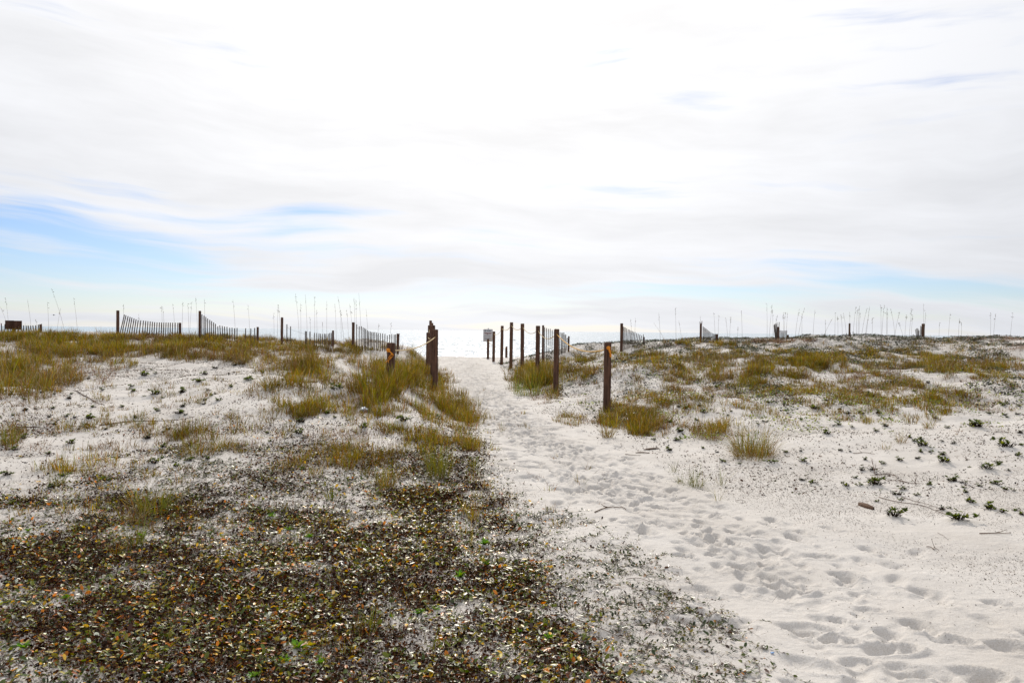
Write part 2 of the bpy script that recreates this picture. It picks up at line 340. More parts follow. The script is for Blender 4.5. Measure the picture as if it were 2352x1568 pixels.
def mk_sea():
    m, nt, b = mat('sea_water'); b.inputs['Base Color'].default_value = (0.30, 0.38, 0.44, 1); b.inputs['Roughness'].default_value = 0.3; b.inputs['IOR'].default_value = 1.33
    geo = node(nt, 'ShaderNodeNewGeometry').outputs['Position']
    n1 = noise(nt, 1.0, 6, 0.62, geo, (0.35, 1.0, 1)); n2 = noise(nt, 0.09, 3, 0.5, geo, (0.4, 1, 1))
    rg = node(nt, 'ShaderNodeMapRange'); nt.links.new(noise(nt, 1.0, 3, 0.7, geo, (1.3, 0.10, 1)), rg.inputs[0]); rg.inputs[1].default_value = .38; rg.inputs[2].default_value = .62; rg.inputs[3].default_value = .03; rg.inputs[4].default_value = .30; nt.links.new(rg.outputs[0], b.inputs['Roughness'])
    p = bump(nt, b, n2, 0.35, 1.2); bump(nt, b, n1, 0.5, 0.4, p); return m
M_sea = mk_sea()

# ------------------------------------------------------------------ setting: sand, path, sea
nx, ny = len(xs), len(ys)
Vg = np.stack([GX, GY, ZG], -1).reshape(-1, 3)
ii, jj = np.meshgrid(np.arange(nx - 1), np.arange(ny - 1)); q0 = (jj * nx + ii).ravel()
Q = np.stack([q0, q0 + 1, q0 + 1 + nx, q0 + nx], -1)
fxc = 0.5 * (xs[ii] + xs[ii + 1]).ravel(); fyc = 0.5 * (ys[jj] + ys[jj + 1]).ravel()
tw = np.interp(fyc, TR[:, 0], TR[:, 2]); tcx = np.interp(fyc, TR[:, 0], TR[:, 1])
onpath = (fyc > 2.0) & (fyc < 51) & (np.abs(fxc - tcx + 0.12 * np.sin(fyc * 2.3)) < tw * 1.2)
def submesh(name, mask):
    q = Q[mask]; used = np.unique(q); remap = np.full(len(Vg), -1, np.int64); remap[used] = np.arange(len(used))
    return fastmesh(name, Vg[used], quads=remap[q], mat=M_sand, smooth=True)
tag(submesh('ground', ~onpath), 'white sand dunes and beach sloping to the sea', None, None, 'structure')
tag(submesh('path', onpath), 'trampled white sand path full of footprints', None, None, 'structure')
sx = np.array([-30000, -3000, -600, -100, 0, 100, 600, 3000, 30000.]); sy = np.array([52, 100, 200, 500, 1500, 6000, 40000.])
SX, SY = np.meshgrid(sx, sy); sv = np.stack([SX, SY, np.full_like(SX, -1.62)], -1).reshape(-1, 3)
i2, j2 = np.meshgrid(np.arange(len(sx) - 1), np.arange(len(sy) - 1)); a0 = (j2 * len(sx) + i2).ravel()
tag(fastmesh('sea', sv, quads=np.stack([a0, a0 + 1, a0 + 1 + len(sx), a0 + len(sx)], -1), mat=M_sea), 'calm silvery sea glittering to the horizon', None, None, 'structure')

# ------------------------------------------------------------------ plant geometry
def blades(P, L, w, az, lean, curl, c0, c1, yaw=None):
    """Bent tapering blades. P base points, L length, lean and curl 0..1."""
    n = len(P); d = np.stack([np.cos(az), np.sin(az), np.zeros(n)], -1)
    if yaw is None: yaw = az + PI / 2 + rng.normal(0, 0.7, n)
    s = np.stack([np.cos(yaw), np.sin(yaw), np.zeros(n)], -1)
    T = [0, 0.36, 0.72, 1.0]; Wd = [0.75, 1.0, 0.7]; vs_ = []; cs = []
    for k, t in enumerate(T):
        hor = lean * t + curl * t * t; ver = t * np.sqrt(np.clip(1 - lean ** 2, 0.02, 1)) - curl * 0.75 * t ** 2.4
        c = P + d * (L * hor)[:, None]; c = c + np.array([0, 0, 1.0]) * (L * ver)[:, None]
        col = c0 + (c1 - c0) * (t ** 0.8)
        if k < 3:
            off = s * (w * Wd[k] * 0.5)[:, None]; vs_ += [c - off, c + off]; cs += [col, col]
        else: vs_.append(c); cs.append(col)
    V = np.stack(vs_, 1).reshape(-1, 3); Cc = np.stack(cs, 1).reshape(-1, 3); b = (np.arange(n) * 7)[:, None]
    q = np.concatenate([b + np.array([[0, 1, 3, 2]]), b + np.array([[2, 3, 5, 4]])]); t3 = b + np.array([[4, 5, 6]])
    return V, q, t3, Cc
def leaves(P, L, w, nrm_tilt, az, fold, col, pitch=None):
    """Oval folded leaves lying near the ground; P leaf base."""
    n = len(P)
    d = np.stack([np.cos(az), np.sin(az), pitch if pitch is not None else np.zeros(n)], -1); d /= np.linalg.norm(d, axis=1)[:, None]
    s = np.cross(d, np.array([0, 0, 1.0])); s /= np.linalg.norm(s, axis=1)[:, None]; u = np.cross(s, d)
    ct, st = np.cos(nrm_tilt)[:, None], np.sin(nrm_tilt)[:, None]; s2 = s * ct + u * st; u2 = -s * st + u * ct
    L_ = L[:, None]; w_ = w[:, None]; f_ = fold[:, None]
    pts = [P, P + d * L_ * .28 + s2 * w_ * .45 + u2 * w_ * f_, P + d * L_ * .72 + s2 * w_ * .42 + u2 * w_ * f_, P + d * L_ - u2 * L_ * .06, P + d * L_ * .72 - s2 * w_ * .42 + u2 * w_ * f_, P + d * L_ * .28 - s2 * w_ * .45 + u2 * w_ * f_]
    V = np.stack(pts, 1).reshape(-1, 3); b = (np.arange(n) * 6)[:, None]
    q = np.concatenate([b + np.array([[0, 1, 2, 3]]), b + np.array([[0, 3, 4, 5]])])
    return V, q, np.zeros((0, 3), int), np.repeat(col, 6, 0)
def merge(parts):
    V = []; Q_ = []; T_ = []; K = []; o = 0
    for v, q, t, c in parts:
        V.append(v); K.append(c)
        if len(q): Q_.append(q + o)
        if len(t): T_.append(t + o)
        o += len(v)
    return np.concatenate(V), (np.concatenate(Q_) if Q_ else None), (np.concatenate(T_) if T_ else None), np.concatenate(K)
def pick(pal, n, p=None, jit=0.25):
    pal = np.array(pal); c = pal[rng.choice(len(pal), n, p=p)]
    return c * (1 + rng.normal(0, jit, (n, 1))).clip(0.4, 1.8)
GOLD = [(0.235, 0.19, 0.012), (0.15, 0.165, 0.012), (0.36, 0.23, 0.022), (0.26, 0.115, 0.016)]
GOLDP = [0.36, 0.28, 0.16, 0.20]
DEAD = [(0.23, 0.14, 0.085), (0.14, 0.055, 0.025), (0.36, 0.28, 0.19), (0.085, 0.038, 0.022)]
GREEN = [(0.13, 0.17, 0.03), (0.17, 0.19, 0.04), (0.09, 0.13, 0.025)]
def clump(P, n, h, spread, w, style):
    """One tuft of n blades about point P (list of points: one tuft each)."""
    P = np.repeat(np.asarray(P), n, 0); N = len(P); hh = np.repeat(np.asarray(h, float) * np.ones(N // n), n)
    a = rng.uniform(0, 2 * PI, N); r = np.sqrt(rng.random(N)) * spread; B = P.copy(); B[:, 0] += r * np.cos(a); B[:, 1] += r * np.sin(a)
    B[:, 2] = hgt(B[:, 0], B[:, 1]) - 0.01
    L = hh * rng.uniform(0.45, 1.15, N); lean = np.clip(np.abs(rng.normal(0.18, 0.16, N)), 0, 0.8); curl = np.clip(rng.normal(0.22, 0.2, N), 0, 0.75)
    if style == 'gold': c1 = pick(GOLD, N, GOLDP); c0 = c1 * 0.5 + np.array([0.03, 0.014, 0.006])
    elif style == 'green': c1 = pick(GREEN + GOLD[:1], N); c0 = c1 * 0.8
    else: c1 = pick(DEAD, N); c0 = pick(DEAD, N)
    tn = 1 + 0.9 * fbm(P[:, 0] * .9, P[:, 1] * .9, 2, 303) + np.repeat(rng.normal(0, .22, N // n), n); tn = np.clip(tn, .45, 1.7)[:, None]; c1 = c1 * tn
    hi = rng.random(N) < .07; c1[hi] = np.array([.46, .42, .22]) * rng.uniform(.6, 1.1, (int(hi.sum()), 1))
    isd = rng.random(N) < (np.clip(0.34 + 1.0 * fbm(P[:, 0] * .7, P[:, 1] * .7, 2, 313), .1, .9) if style != 'dead' else 1)
    c1 = np.where(isd[:, None], pick(DEAD, N), c1)
    if style == 'dead': lean = np.clip(np.abs(rng.normal(0.45, 0.25, N)), 0, 0.95); curl = np.clip(rng.normal(0.4, 0.3, N), 0, 0.9); L *= 0.75
    low = isd & (rng.random(N) < 0.6); L = np.where(low, L * 0.55, L); lean = np.where(low, np.clip(lean + 0.35, 0, 0.95), lean)
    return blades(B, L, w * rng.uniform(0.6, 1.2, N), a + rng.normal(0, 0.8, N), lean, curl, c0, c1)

# ---- grass that nobody could count. rows: u, v, ru, rv, tufts, height, style
GB = [
 (60, 845, 110, 58, 330, .50, 'gold'), (60, 870, 100, 60, 90, .42, 'dead'), (150, 804, 150, 24, 300, .36, 'gold'), (330, 800, 180, 18, 430, .33, 'gold'), (560, 803, 160, 18, 330, .30, 'gold'), (250, 805, 220, 18, 160, .3, 'dead'),
 (60, 777, 90, 9, 240, .30, 'gold'), (140, 775, 160, 7, 260, .28, 'gold'), (330, 777, 190, 7, 260, .28, 'dead'), (380, 778, 200, 7, 260, .28, 'gold'), (600, 784, 200, 7, 260, .28, 'gold'), (620, 783, 200, 6, 160, .28, 'dead'), (730, 798, 90, 12, 110, .28, 'gold'), (850, 803, 90, 10, 60, .28, 'gold'), (360, 776, 70, 5, 60, .5, 'dead'), (520, 782, 50, 4, 40, .5, 'dead'), (150, 772, 40, 3, 24, .45, 'dead'), (770, 790, 60, 4, 50, .5, 'dead'), (640, 778, 80, 4, 50, .45, 'dead'),
 (200, 850, 90, 28, 80, .3, 'dead'), (270, 830, 60, 18, 60, .4, 'gold'), (560, 825, 80, 16, 70, .35, 'gold'), (440, 815, 100, 14, 90, .35, 'gold'),
 (700, 850, 60, 45, 110, .38, 'gold'), (680, 835, 90, 30, 70, .3, 'gold'), (760, 830, 70, 24, 70, .32, 'gold'), (780, 860, 60, 30, 40, .26, 'dead'), (640, 880, 30, 30, 30, .3, 'gold'),
 (880, 880, 62, 45, 260, .46, 'gold'), (860, 905, 60, 34, 90, .34, 'dead'), (940, 860, 60, 40, 190, .45, 'gold'), (1000, 905, 30, 26, 80, .36, 'gold'), (905, 850, 60, 20, 80, .4, 'gold'), (860, 940, 20, 22, 20, .42, 'gold'),
 (1035, 930, 42, 24, 120, .34, 'gold'), (1065, 958, 34, 22, 110, .30, 'gold'), (1010, 880, 26, 20, 60, .3, 'gold'), (980, 930, 40, 24, 50, .28, 'gold'), (1040, 950, 50, 24, 40, .25, 'dead'), (985, 850, 25, 16, 50, .4, 'gold'),
 (480, 1000, 70, 22, 90, .26, 'gold'), (510, 1020, 70, 20, 70, .18, 'dead'), (420, 1010, 40, 16, 20, .2, 'gold'), (560, 1000, 50, 20, 36, .22, 'gold'),
 (730, 955, 60, 14, 60, .22, 'dead'), (720, 945, 60, 16, 50, .24, 'gold'), (800, 1000, 90, 30, 50, .16, 'dead'), (600, 960, 80, 20, 30, .2, 'gold'), (420, 960, 120, 20, 26, .16, 'gold'), (840, 935, 40, 18, 30, .2, 'dead'),
 (1030, 1050, 80, 34, 90, .20, 'gold'), (950, 1060, 90, 30, 60, .15, 'dead'), (880, 1040, 120, 26, 60, .18, 'gold'), (1090, 1030, 40, 22, 36, .2, 'gold'), (800, 1050, 160, 30, 60, .13, 'dead'), (1020, 1010, 80, 18, 50, .16, 'gold'), (880, 1090, 60, 20, 30, .16, 'gold'),
 (350, 1130, 60, 40, 60, .20, 'gold'), (380, 1160, 70, 30, 24, .14, 'dead'), (320, 1200, 30, 24, 16, .2, 'gold'), (130, 1090, 40, 26, 22, .16, 'gold'), (20, 1010, 36, 26, 26, .22, 'gold'), (60, 1030, 60, 20, 20, .16, 'dead'), (250, 1030, 80, 20, 24, .13, 'dead'),
 (760, 1110, 60, 24, 24, .15, 'gold'), (880, 1120, 24, 14, 14, .18, 'gold'), (640, 1080, 70, 20, 20, .12, 'gold'), (200, 1060, 100, 20, 16, .12, 'gold'), (1080, 1190, 8, 20, 7, .18, 'gold'), (1080, 1230, 8, 10, 5, .2, 'gold'),
 (960, 1380, 22, 22, 7, .13, 'gold'), (830, 1440, 20, 18, 6, .16, 'gold'), (1040, 1440, 24, 24, 7, .14, 'dead'), (100, 890, 110, 24, 36, .22, 'dead'), (120, 870, 120, 14, 60, .35, 'gold'), (30, 890, 40, 20, 40, .4, 'gold'),
 # the far side of the walkway
 (1230, 870, 44, 34, 300, .52, 'gold'), (1215, 890, 30, 22, 120, .5, 'green'), (1270, 905, 24, 16, 80, .34, 'gold'), (1245, 915, 24, 12, 60, .26, 'dead'), (1180, 880, 12, 14, 24, .26, 'gold'), (1255, 850, 40, 16, 70, .4, 'gold'),
 (1330, 850, 60, 26, 90, .32, 'gold'), (1345, 885, 70, 40, 60, .2, 'dead'), (1310, 965, 36, 14, 30, .16, 'gold'), (1850, 870, 470, 80, 900, .17, 'gold'), (1850, 860, 460, 70, 800, .14, 'dead'), (1950, 820, 400, 26, 500, .2, 'gold'), (1750, 784, 140, 4, 90, .3, 'dead'), (1590, 790, 40, 4, 40, .32, 'gold'), (2280, 778, 70, 4, 70, .26, 'dead'), (1500, 880, 160, 90, 130, .14, 'gold'), (300, 960, 330, 70, 150, .12, 'gold'), (800, 900, 190, 80, 220, .2, 'gold'), (700, 940, 260, 60, 160, .13, 'dead'), (560, 960, 560, 110, 420, .14, 'gold'), (560, 1010, 560, 110, 420, .11, 'dead'), (620, 1130, 560, 90, 260, .11, 'gold'), (620, 1150, 560, 110, 260, .09, 'dead'), (950, 1030, 190, 80, 260, .16, 'gold'), (350, 1120, 200, 90, 90, .16, 'gold'), (1000, 960, 70, 50, 60, .22, 'gold'), (600, 1380, 560, 150, 60, .09, 'gold'), (300, 900, 330, 60, 90, .10, 'dead'), (1400, 970, 20, 26, 44, .30, 'gold'), (1440, 960, 60, 26, 70, .22, 'gold'), (1480, 990, 50, 16, 60, .22, 'gold'), (1480, 985, 60, 14, 50, .15, 'dead'), (1360, 960, 50, 20, 34, .16, 'dead'),
 (1540, 940, 80, 40, 150, .24, 'gold'), (1560, 970, 130, 24, 120, .14, 'dead'), (1650, 930, 120, 40, 90, .2, 'gold'), (1620, 985, 60, 14, 70, .24, 'gold'), (1470, 975, 60, 26, 90, .24, 'gold'), (1500, 930, 130, 50, 150, .16, 'gold'), (2050, 930, 220, 40, 160, .18, 'gold'), (2250, 950, 110, 50, 50, .15, 'dead'), (2120, 960, 60, 20, 36, .22, 'gold'), (1560, 890, 60, 30, 50, .24, 'gold'), (1650, 985, 50, 14, 60, .22, 'gold'), (1650, 1000, 60, 12, 40, .14, 'dead'), (1600, 975, 40, 16, 26, .18, 'gold'),
 (1480, 830, 90, 24, 90, .26, 'gold'), (1480, 850, 110, 30, 70, .18, 'dead'), (1630, 840, 70, 30, 120, .34, 'gold'), (1720, 855, 60, 34, 130, .36, 'gold'), (1690, 880, 36, 18, 60, .26, 'dead'), (1600, 870, 90, 30, 70, .22, 'gold'), (1840, 850, 60, 20, 90, .26, 'gold'), (1880, 835, 60, 14, 70, .26, 'gold'),
 (1900, 840, 110, 22, 150, .3, 'gold'), (1800, 830, 120, 20, 80, .24, 'gold'), (2000, 860, 90, 20, 70, .2, 'dead'), (2100, 835, 80, 18, 100, .28, 'gold'), (2190, 845, 80, 20, 120, .28, 'gold'), (2290, 840, 70, 20, 100, .26, 'gold'), (2340, 800, 30, 16, 60, .3, 'dead'), (2100, 860, 120, 20, 70, .18, 'dead'),
 (1950, 920, 36, 20, 30, .2, 'gold'), (2000, 940, 60, 26, 30, .18, 'gold'), (2150, 935, 50, 34, 70, .24, 'gold'), (2080, 920, 60, 26, 40, .18, 'gold'), (2230, 930, 50, 24, 26, .16, 'dead'), (1900, 900, 100, 20, 40, .16, 'gold'), (2190, 900, 60, 18, 36, .18, 'gold'), (1780, 905, 80, 20, 30, .15, 'gold'),
 (1560, 795, 90, 5, 60, .25, 'dead'), (1500, 900, 110, 40, 90, .14, 'dead'), (1700, 900, 140, 30, 110, .14, 'dead'), (1950, 870, 200, 24, 130, .15, 'dead'), (2200, 880, 150, 26, 120, .14, 'dead'), (1420, 810, 90, 10, 70, .16, 'gold'), (1550, 820, 120, 14, 90, .2, 'gold'), (1700, 815, 120, 12, 70, .18, 'gold'), (2000, 815, 150, 10, 70, .16, 'gold'), (2250, 812, 100, 10, 60, .18, 'dead'), (1850, 880, 160, 24, 80, .17, 'gold'), (2050, 895, 120, 20, 60, .18, 'gold'), (2300, 870, 60, 20, 50, .2, 'gold'), (1330, 830, 60, 12, 50, .22, 'gold'), (1380, 920, 60, 24, 50, .16, 'dead'), (1460, 930, 60, 26, 50, .14, 'gold'),
 (100, 815, 140, 30, 200, .3, 'dead'), (400, 808, 200, 16, 200, .24, 'dead'), (650, 812, 140, 20, 150, .24, 'dead'), (930, 905, 90, 30, 90, .26, 'dead'), (900, 1000, 200, 40, 120, .12, 'dead'), (600, 1040, 200, 40, 120, .11, 'dead'), (300, 1080, 250, 50, 130, .11, 'dead'), (950, 1110, 180, 40, 110, .11, 'dead'), (1700, 786, 60, 4, 60, .35, 'dead'), (1800, 784, 80, 3, 90, .3, 'dead'), (1640, 792, 60, 5, 40, .3, 'gold'), (2250, 780, 110, 6, 110, .22, 'dead'), (2050, 780, 80, 4, 40, .2, 'dead'), (2150, 790, 160, 8, 80, .16, 'gold'),
]
gparts = []
for (u, v, ru, rv, n, h, st) in GB:
    n = int(n * (2.3 if v < 870 else 1.9)); a = rng.uniform(0, 2 * PI, n); r = np.sqrt(rng.random(n)) * np.clip(1 + rng.normal(0, .3, n), .4, 1.8)
    P, ok = nearest_hit(u + ru * r * np.cos(a), v + rv * r * np.sin(a)); P = P[ok]
    P = P[fbm(P[:, 0] * 1.3, P[:, 1] * 0.9, 3, 77) > rng.uniform(-0.45, 0.2, len(P))]; P = P[fbm(P[:, 0] * 3.3, P[:, 1] * 2.0, 3, 79) > rng.uniform(-0.42, 0.22, len(P))]
    if not len(P): continue
    ym = float(np.median(P[:, 1])); nb = int(np.clip(12 + ym * .7, 14, 32)) if st != 'dead' else 20
    gparts.append(clump(P, nb, h * rng.uniform(0.4, 1.25, len(P)), 0.03 + 0.004 * ym, 0.0032 + 0.00022 * ym, st))
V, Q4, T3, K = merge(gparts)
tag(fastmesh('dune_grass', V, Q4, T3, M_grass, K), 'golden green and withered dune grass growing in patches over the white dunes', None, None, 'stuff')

# ---- creeping leafy ground cover, litter and specks: nobody could count them
def P2(*a): return np.array(a, float)
EDGE = P2((1000, 1040), (1020, 1090), (1060, 1120), (1100, 1150), (1150, 1165), (1200, 1190), (1300, 1230), (1400, 1280), (1500, 1350), (1568, 1430))  # (v, u): dense mat reaches u
EDGE2 = P2((980, 1060), (1020, 1130), (1060, 1160), (1100, 1190), (1150, 1240), (1200, 1400), (1250, 1465), (1300, 1545), (1400, 1660), (1500, 1790), (1568, 1900)) # thin fringe
def d_mat(P):
    u, v = proj(P); e = np.interp(v, EDGE[:, 0], EDGE[:, 1]); top = np.interp(u, [0, 250, 500, 800, 1000, 1150], [1110, 1090, 1065, 1020, 1000, 1010])
    base = sstep(60, -60, u - e) * sstep(-30, 130, v - top)
    nz = .7 * fbm(P[:, 0] * 1.0 + 3 + .5 * P[:, 1], P[:, 1] * 1.3, 4, 101)
    cut = 0.28 - 0.44 * sstep(1060, 1400, v)
    n3 = fbm(P[:, 0] * 3.0, P[:, 1] * 3.0, 4, 107)
    return base * (.06 + .94 * sstep(-0.28, 0.16, nz + .8 * n3 - cut - 0.02))
def d_lit(P):
    return d_mat(P) * (.35 + .65 * sstep(-.42, .12, fbm(P[:, 0] * 6, P[:, 1] * 6, 3, 117)))
def d_leafy(P):
    return d_mat(P) * (.25 + .75 * sstep(-.35, .3, fbm(P[:, 0] * 3.1, P[:, 1] * 3.1, 3, 111)))
def d_fringe(P):
    u, v = proj(P); e2 = np.interp(v, EDGE2[:, 0], EDGE2[:, 1]); nz = fbm(P[:, 0] * 2.2, P[:, 1] * 2.2, 4, 131)
    return sstep(40, -90, u - e2) * sstep(980, 1040, v) * sstep(-0.5, 0.35, nz + 0.10 * sstep(0, -200, u - e2))
def d_mid(P):   # the debris-strewn belt above the mat on the near side
    u, v = proj(P); nz = fbm(P[:, 0] * 1.2, P[:, 1] * 1.6, 4, 151)
    return sstep(930, 1010, v - 0.02 * u) * sstep(1210, 1080, v) * sstep(1150, 1080, u) * sstep(-0.15, 0.3, nz + .05)
def scatter(n, x0, x1, y0, y1, dens, ypow=1.0):
    y = np.sqrt(rng.uniform(y0 ** 2, y1 ** 2, n)) if ypow != 1.0 else rng.uniform(y0, y1, n)
    x = rng.uniform(-0.68, 0.68, n) * y; ok = (x > x0) & (x < x1); x = x[ok]; y = y[ok]; n = len(x)
    P = np.stack([x, y, hgt(x, y)], -1); u, v = proj(P)
    k = (u > -60) & (u < W0 + 60) & (v < H0 + 60) & (rng.random(n) < dens(P)); return P[k]
def make_leaves(P, Lr, pal, pr, up=0.012, tilt=0.35):
    n = len(P); P = P.copy(); P[:, 2] += rng.uniform(0.0, up, n) + 0.002
    L = rng.uniform(Lr[0], Lr[1], n); return leaves(P, L, L * rng.uniform(.42, .68, n), rng.normal(0, tilt, n), rng.uniform(0, 2 * PI, n), rng.uniform(0.02, .22, n), pick(pal, n, pr), rng.normal(0.12, .32, n))
LP = [(0.07, 0.11, 0.004), (0.17, 0.20, 0.006), (0.34, 0.28, 0.008), (0.70, 0.22, 0.004), (0.70, 0.42, 0.008), (0.06, 0.018, 0.008), (0.26, 0.07, 0.01), (0.72, 0.76, 0.62)]  # last, near-white tone paints the sky's glint into some leaves
LQ = [.19, .25, .18, .08, .10, .08, .055, .065]
LD = [(0.020, 0.009, 0.005), (0.045, 0.015, 0.006), (0.10, 0.033, 0.009), (0.10, 0.052, 0.025), (0.012, 0.007, 0.005)]
lv = []
def runners(P0, nleaf, step, Lr, pal, pr, hgt_up, seed=0, stemcol=((.09, .03, .012), (.05, .02, .01), (.16, .10, .05))):
    """Creeping stems with leaves set alternately along them."""
    n = len(P0); a = rng.uniform(0, 2 * PI, n); x, y = P0[:, 0].copy(), P0[:, 1].copy(); out = []; ribs = []; k_ = rng.normal(0, .12, n); up0 = rng.uniform(.004, hgt_up * .6, n); sc_ = pick(stemcol, n); prev = None
    for k in range(nleaf):
        st_ = step * rng.uniform(.7, 1.3, n); a = a + k_ + rng.normal(0, .16, n); x = x + np.cos(a) * st_; y = y + np.sin(a) * st_; z = hgt(x, y) + up0 * (.6 + .4 * np.sin(k * .9 + up0 * 900)); Q_ = np.stack([x, y, z], -1)
        if prev is not None:
            sd_ = np.stack([-np.sin(a), np.cos(a), np.zeros(n)], -1) * .0012; Vq = np.stack([prev - sd_, prev + sd_, Q_ + sd_, Q_ - sd_], 1).reshape(-1, 3); ribs.append((Vq, np.arange(n * 4).reshape(-1, 4), np.zeros((0, 3), int), np.repeat(sc_, 4, 0)))
        prev = Q_.copy(); keep = rng.random(n) < .86; m_ = int(keep.sum()); L = rng.uniform(Lr[0], Lr[1], m_) * rng.choice([.7, 1, 1.15], m_); sgn = 1 if k % 2 else -1
        col = pick(pal, m_, pr); out.append(leaves(Q_[keep], L, L * rng.uniform(.42, .62, m_), rng.normal(0, 1, m_) * rng.choice([.1, .5], m_), a[keep] + sgn * rng.uniform(.5, 1.3, m_), rng.uniform(.02, .16, m_), col, np.where(rng.random(m_) < .55, rng.normal(.0, .12, m_), rng.normal(.5, .4, m_))))
    return out, ribs
RB = []
P = scatter(19000, -6, 1.6, 3.3, 8.2, d_leafy, 1.3); o_, r_ = runners(P, 11, .022, (.017, .041), LP, LQ, .055); lv += o_; RB += r_
P = scatter(13000, -9, 1.2, 7.5, 13.5, lambda P: d_leafy(P) * .8 + d_mid(P) * .3); o_, r_ = runners(P, 12, .026, (.018, .04), LP, LQ, .035); lv += o_; RB += r_
nm = [(0.03, 0.05, 0.008), (0.075, 0.095, 0.010), (0.17, 0.14, 0.012), (0.06, 0.026, 0.012), (0.50, 0.20, 0.01)]
def cl(P, k, r):
    P = np.repeat(P, k, 0); P[:, 0] += rng.normal(0, r, len(P)); P[:, 1] += rng.normal(0, r, len(P)); P[:, 2] = hgt(P[:, 0], P[:, 1]); return P
P = scatter(15000, -4, 2.6, 3.4, 9.8, d_fringe, 1.2); o_, r_ = runners(P, 9, .018, (.014, .032), nm, [.34, .30, .12, .2, .04], .025); lv += o_; RB += r_
V, Q4, T3, K = merge(lv + RB)
tag(fastmesh('ground_cover', V, Q4, None, M_leaf, K), 'creeping mat of small waxy green orange and brown leaves on sand', None, None, 'stuff')
# dead litter under and between
lt = []
P = scatter(210000, -6, 1.6, 3.3, 8.0, d_lit, 1.3); lt.append(make_leaves(P, (.012, .026), LD, None, .022, .8))
P = scatter(200000, -9, 1.2, 7.0, 13.5, lambda P: d_lit(P) * .9 + d_mid(P) * .5); lt.append(make_leaves(P, (.014, .03), LD, None, .03, .9))
def twigs(P, Lr, w, pal, lean=.9):
    n = len(P); P = P.copy(); P[:, 2] += 0.003; c = pick(pal, n); L = rng.uniform(*Lr, n)
    return blades(P, L, w * rng.uniform(.6, 1.3, n), rng.uniform(0, 2 * PI, n), np.clip(rng.normal(lean, .12, n), 0, .985), rng.uniform(0, .25, n), c, c)
P = scatter(150000, -6, 1.6, 3.3, 8.0, lambda P: np.maximum(d_mat(P), .25 * d_fringe(P)), 1.3); lt.append(twigs(P, (.02, .07), .0022, LD[:4] + [(.14, .09, .06)]))
P = scatter(90000, -6, 1.6, 3.3, 9.0, d_mat, 1.3); lt.append(twigs(P, (.025, .06), .0026, [(.05, .014, .006), (.10, .03, .008), (.03, .012, .008)], .35))
P = scatter(150000, -9, 1.4, 7.0, 15, lambda P: d_mat(P) + d_mid(P) * .6); lt.append(twigs(P, (.03, .10), .003, LD[:4] + [(.16, .10, .07)]))
V, Q4, T3, K = merge(lt)
tag(fastmesh('leaf_litter', V, Q4, T3, M_litter, K), 'dark dead leaves and twigs lying under the creeping mat', None, None, 'stuff')
# specks and bits over the open sand, in drifts
def d_speck(P):
    u, v = proj(P); nz = fbm(P[:, 0] * .8, P[:, 1] * .8, 4, 171); nf = fbm(P[:, 0] * 4, P[:, 1] * 4, 2, 181); y = P[:, 1]
    c = corridor(P[:, 0], y); tr = np.abs(P[:, 0] - np.interp(y, TR[:, 0], TR[:, 1])) / np.interp(y, TR[:, 0], TR[:, 2])
    on = sstep(0.8, 1.7, tr) * .9 + .05
    return on * sstep(-0.45, 0.45, nz + .5 * nf)
sp = []
P = scatter(190000, -4, 6.5, 3.4, 10, d_speck); sp.append(make_leaves(P, (.003, .011), LD + [(.12, .09, .06), (.1, .1, .05)], None, .003, .5))
P = scatter(400000, -24, 24, 8, 36, lambda P: d_speck(P) * (.5 + .65 * sstep(12, 19, P[:, 1])), .8); sp.append(make_leaves(P, (.01, .034), LD + [(.10, .05, .03), (.09, .10, .03)], None, .012, .6))
P = scatter(30000, -24, 24, 7, 30, lambda P: d_speck(P) * .8); sp.append(twigs(P, (.03, .13), .004, LD + [(.22, .17, .12)], .975))
P = scatter(2600, -3, 5, 3.5, 9, lambda P: d_speck(P) * .7 + .2 * d_fringe(P)); sp.append(twigs(P, (.02, .09), .002, LD + [(.2, .12, .08)], .93))
V, Q4, T3, K = merge(sp)
tag(fastmesh('plant_debris', V, Q4, T3, M_litter, K), 'tiny dark specks and twig bits strewn over white sand', None, None, 'stuff')
# low dark creeping plants on the far dune tops (mottled black and white in the picture)
def d_crest(P):
    u, v = proj(P); nz = fbm(P[:, 0] * .9, P[:, 1] * .5, 4, 201); c = corridor(P[:, 0], P[:, 1])
    far = sstep(23, 29, P[:, 1]) * sstep(0.1, .7, c) * (P[:, 0] > -1.5)
    return far * sstep(-.22, .22, nz + .08 + .7 * fbm(P[:, 0] * 2.5, P[:, 1] * 1.1, 2, 207)) + .6 * sstep(.3, 1.0, c) * (P[:, 0] > 0) * sstep(14, 18, P[:, 1]) * sstep(.0, .4, nz)
P = cl(scatter(42000, -26, 26, 13, 42, d_crest, .8), 8, .06); P[:, 2] += rng.uniform(0, .05, len(P))
c1 = make_leaves(P, (.03, .07), [(.022, .026, .016), (.035, .05, .015), (.05, .035, .03), (.07, .10, .02)], [.36, .26, .24, .14], .04, .7)
P = cl(scatter(5200, -20, 22, 12, 26, lambda P: .8 * sstep(.2, .8, corridor(P[:, 0], P[:, 1])) * (P[:, 0] > 0) * sstep(-.1, .25, fbm(P[:, 0] * 1.3, P[:, 1], 3, 221))), 7, .09); P[:, 2] += .03
c2 = make_leaves(P, (.035, .055), [(.18, .26, .015), (.28, .30, .02), (.10, .15, .015), (.06, .04, .02)], None, .06, .5)
V, Q4, T3, K = merge([c1, c2])
tag(fastmesh('dune_creeper', V, Q4, None, M_green, K), 'low dark and lime green creeping plants speckling the far dune tops', None, None, 'stuff')

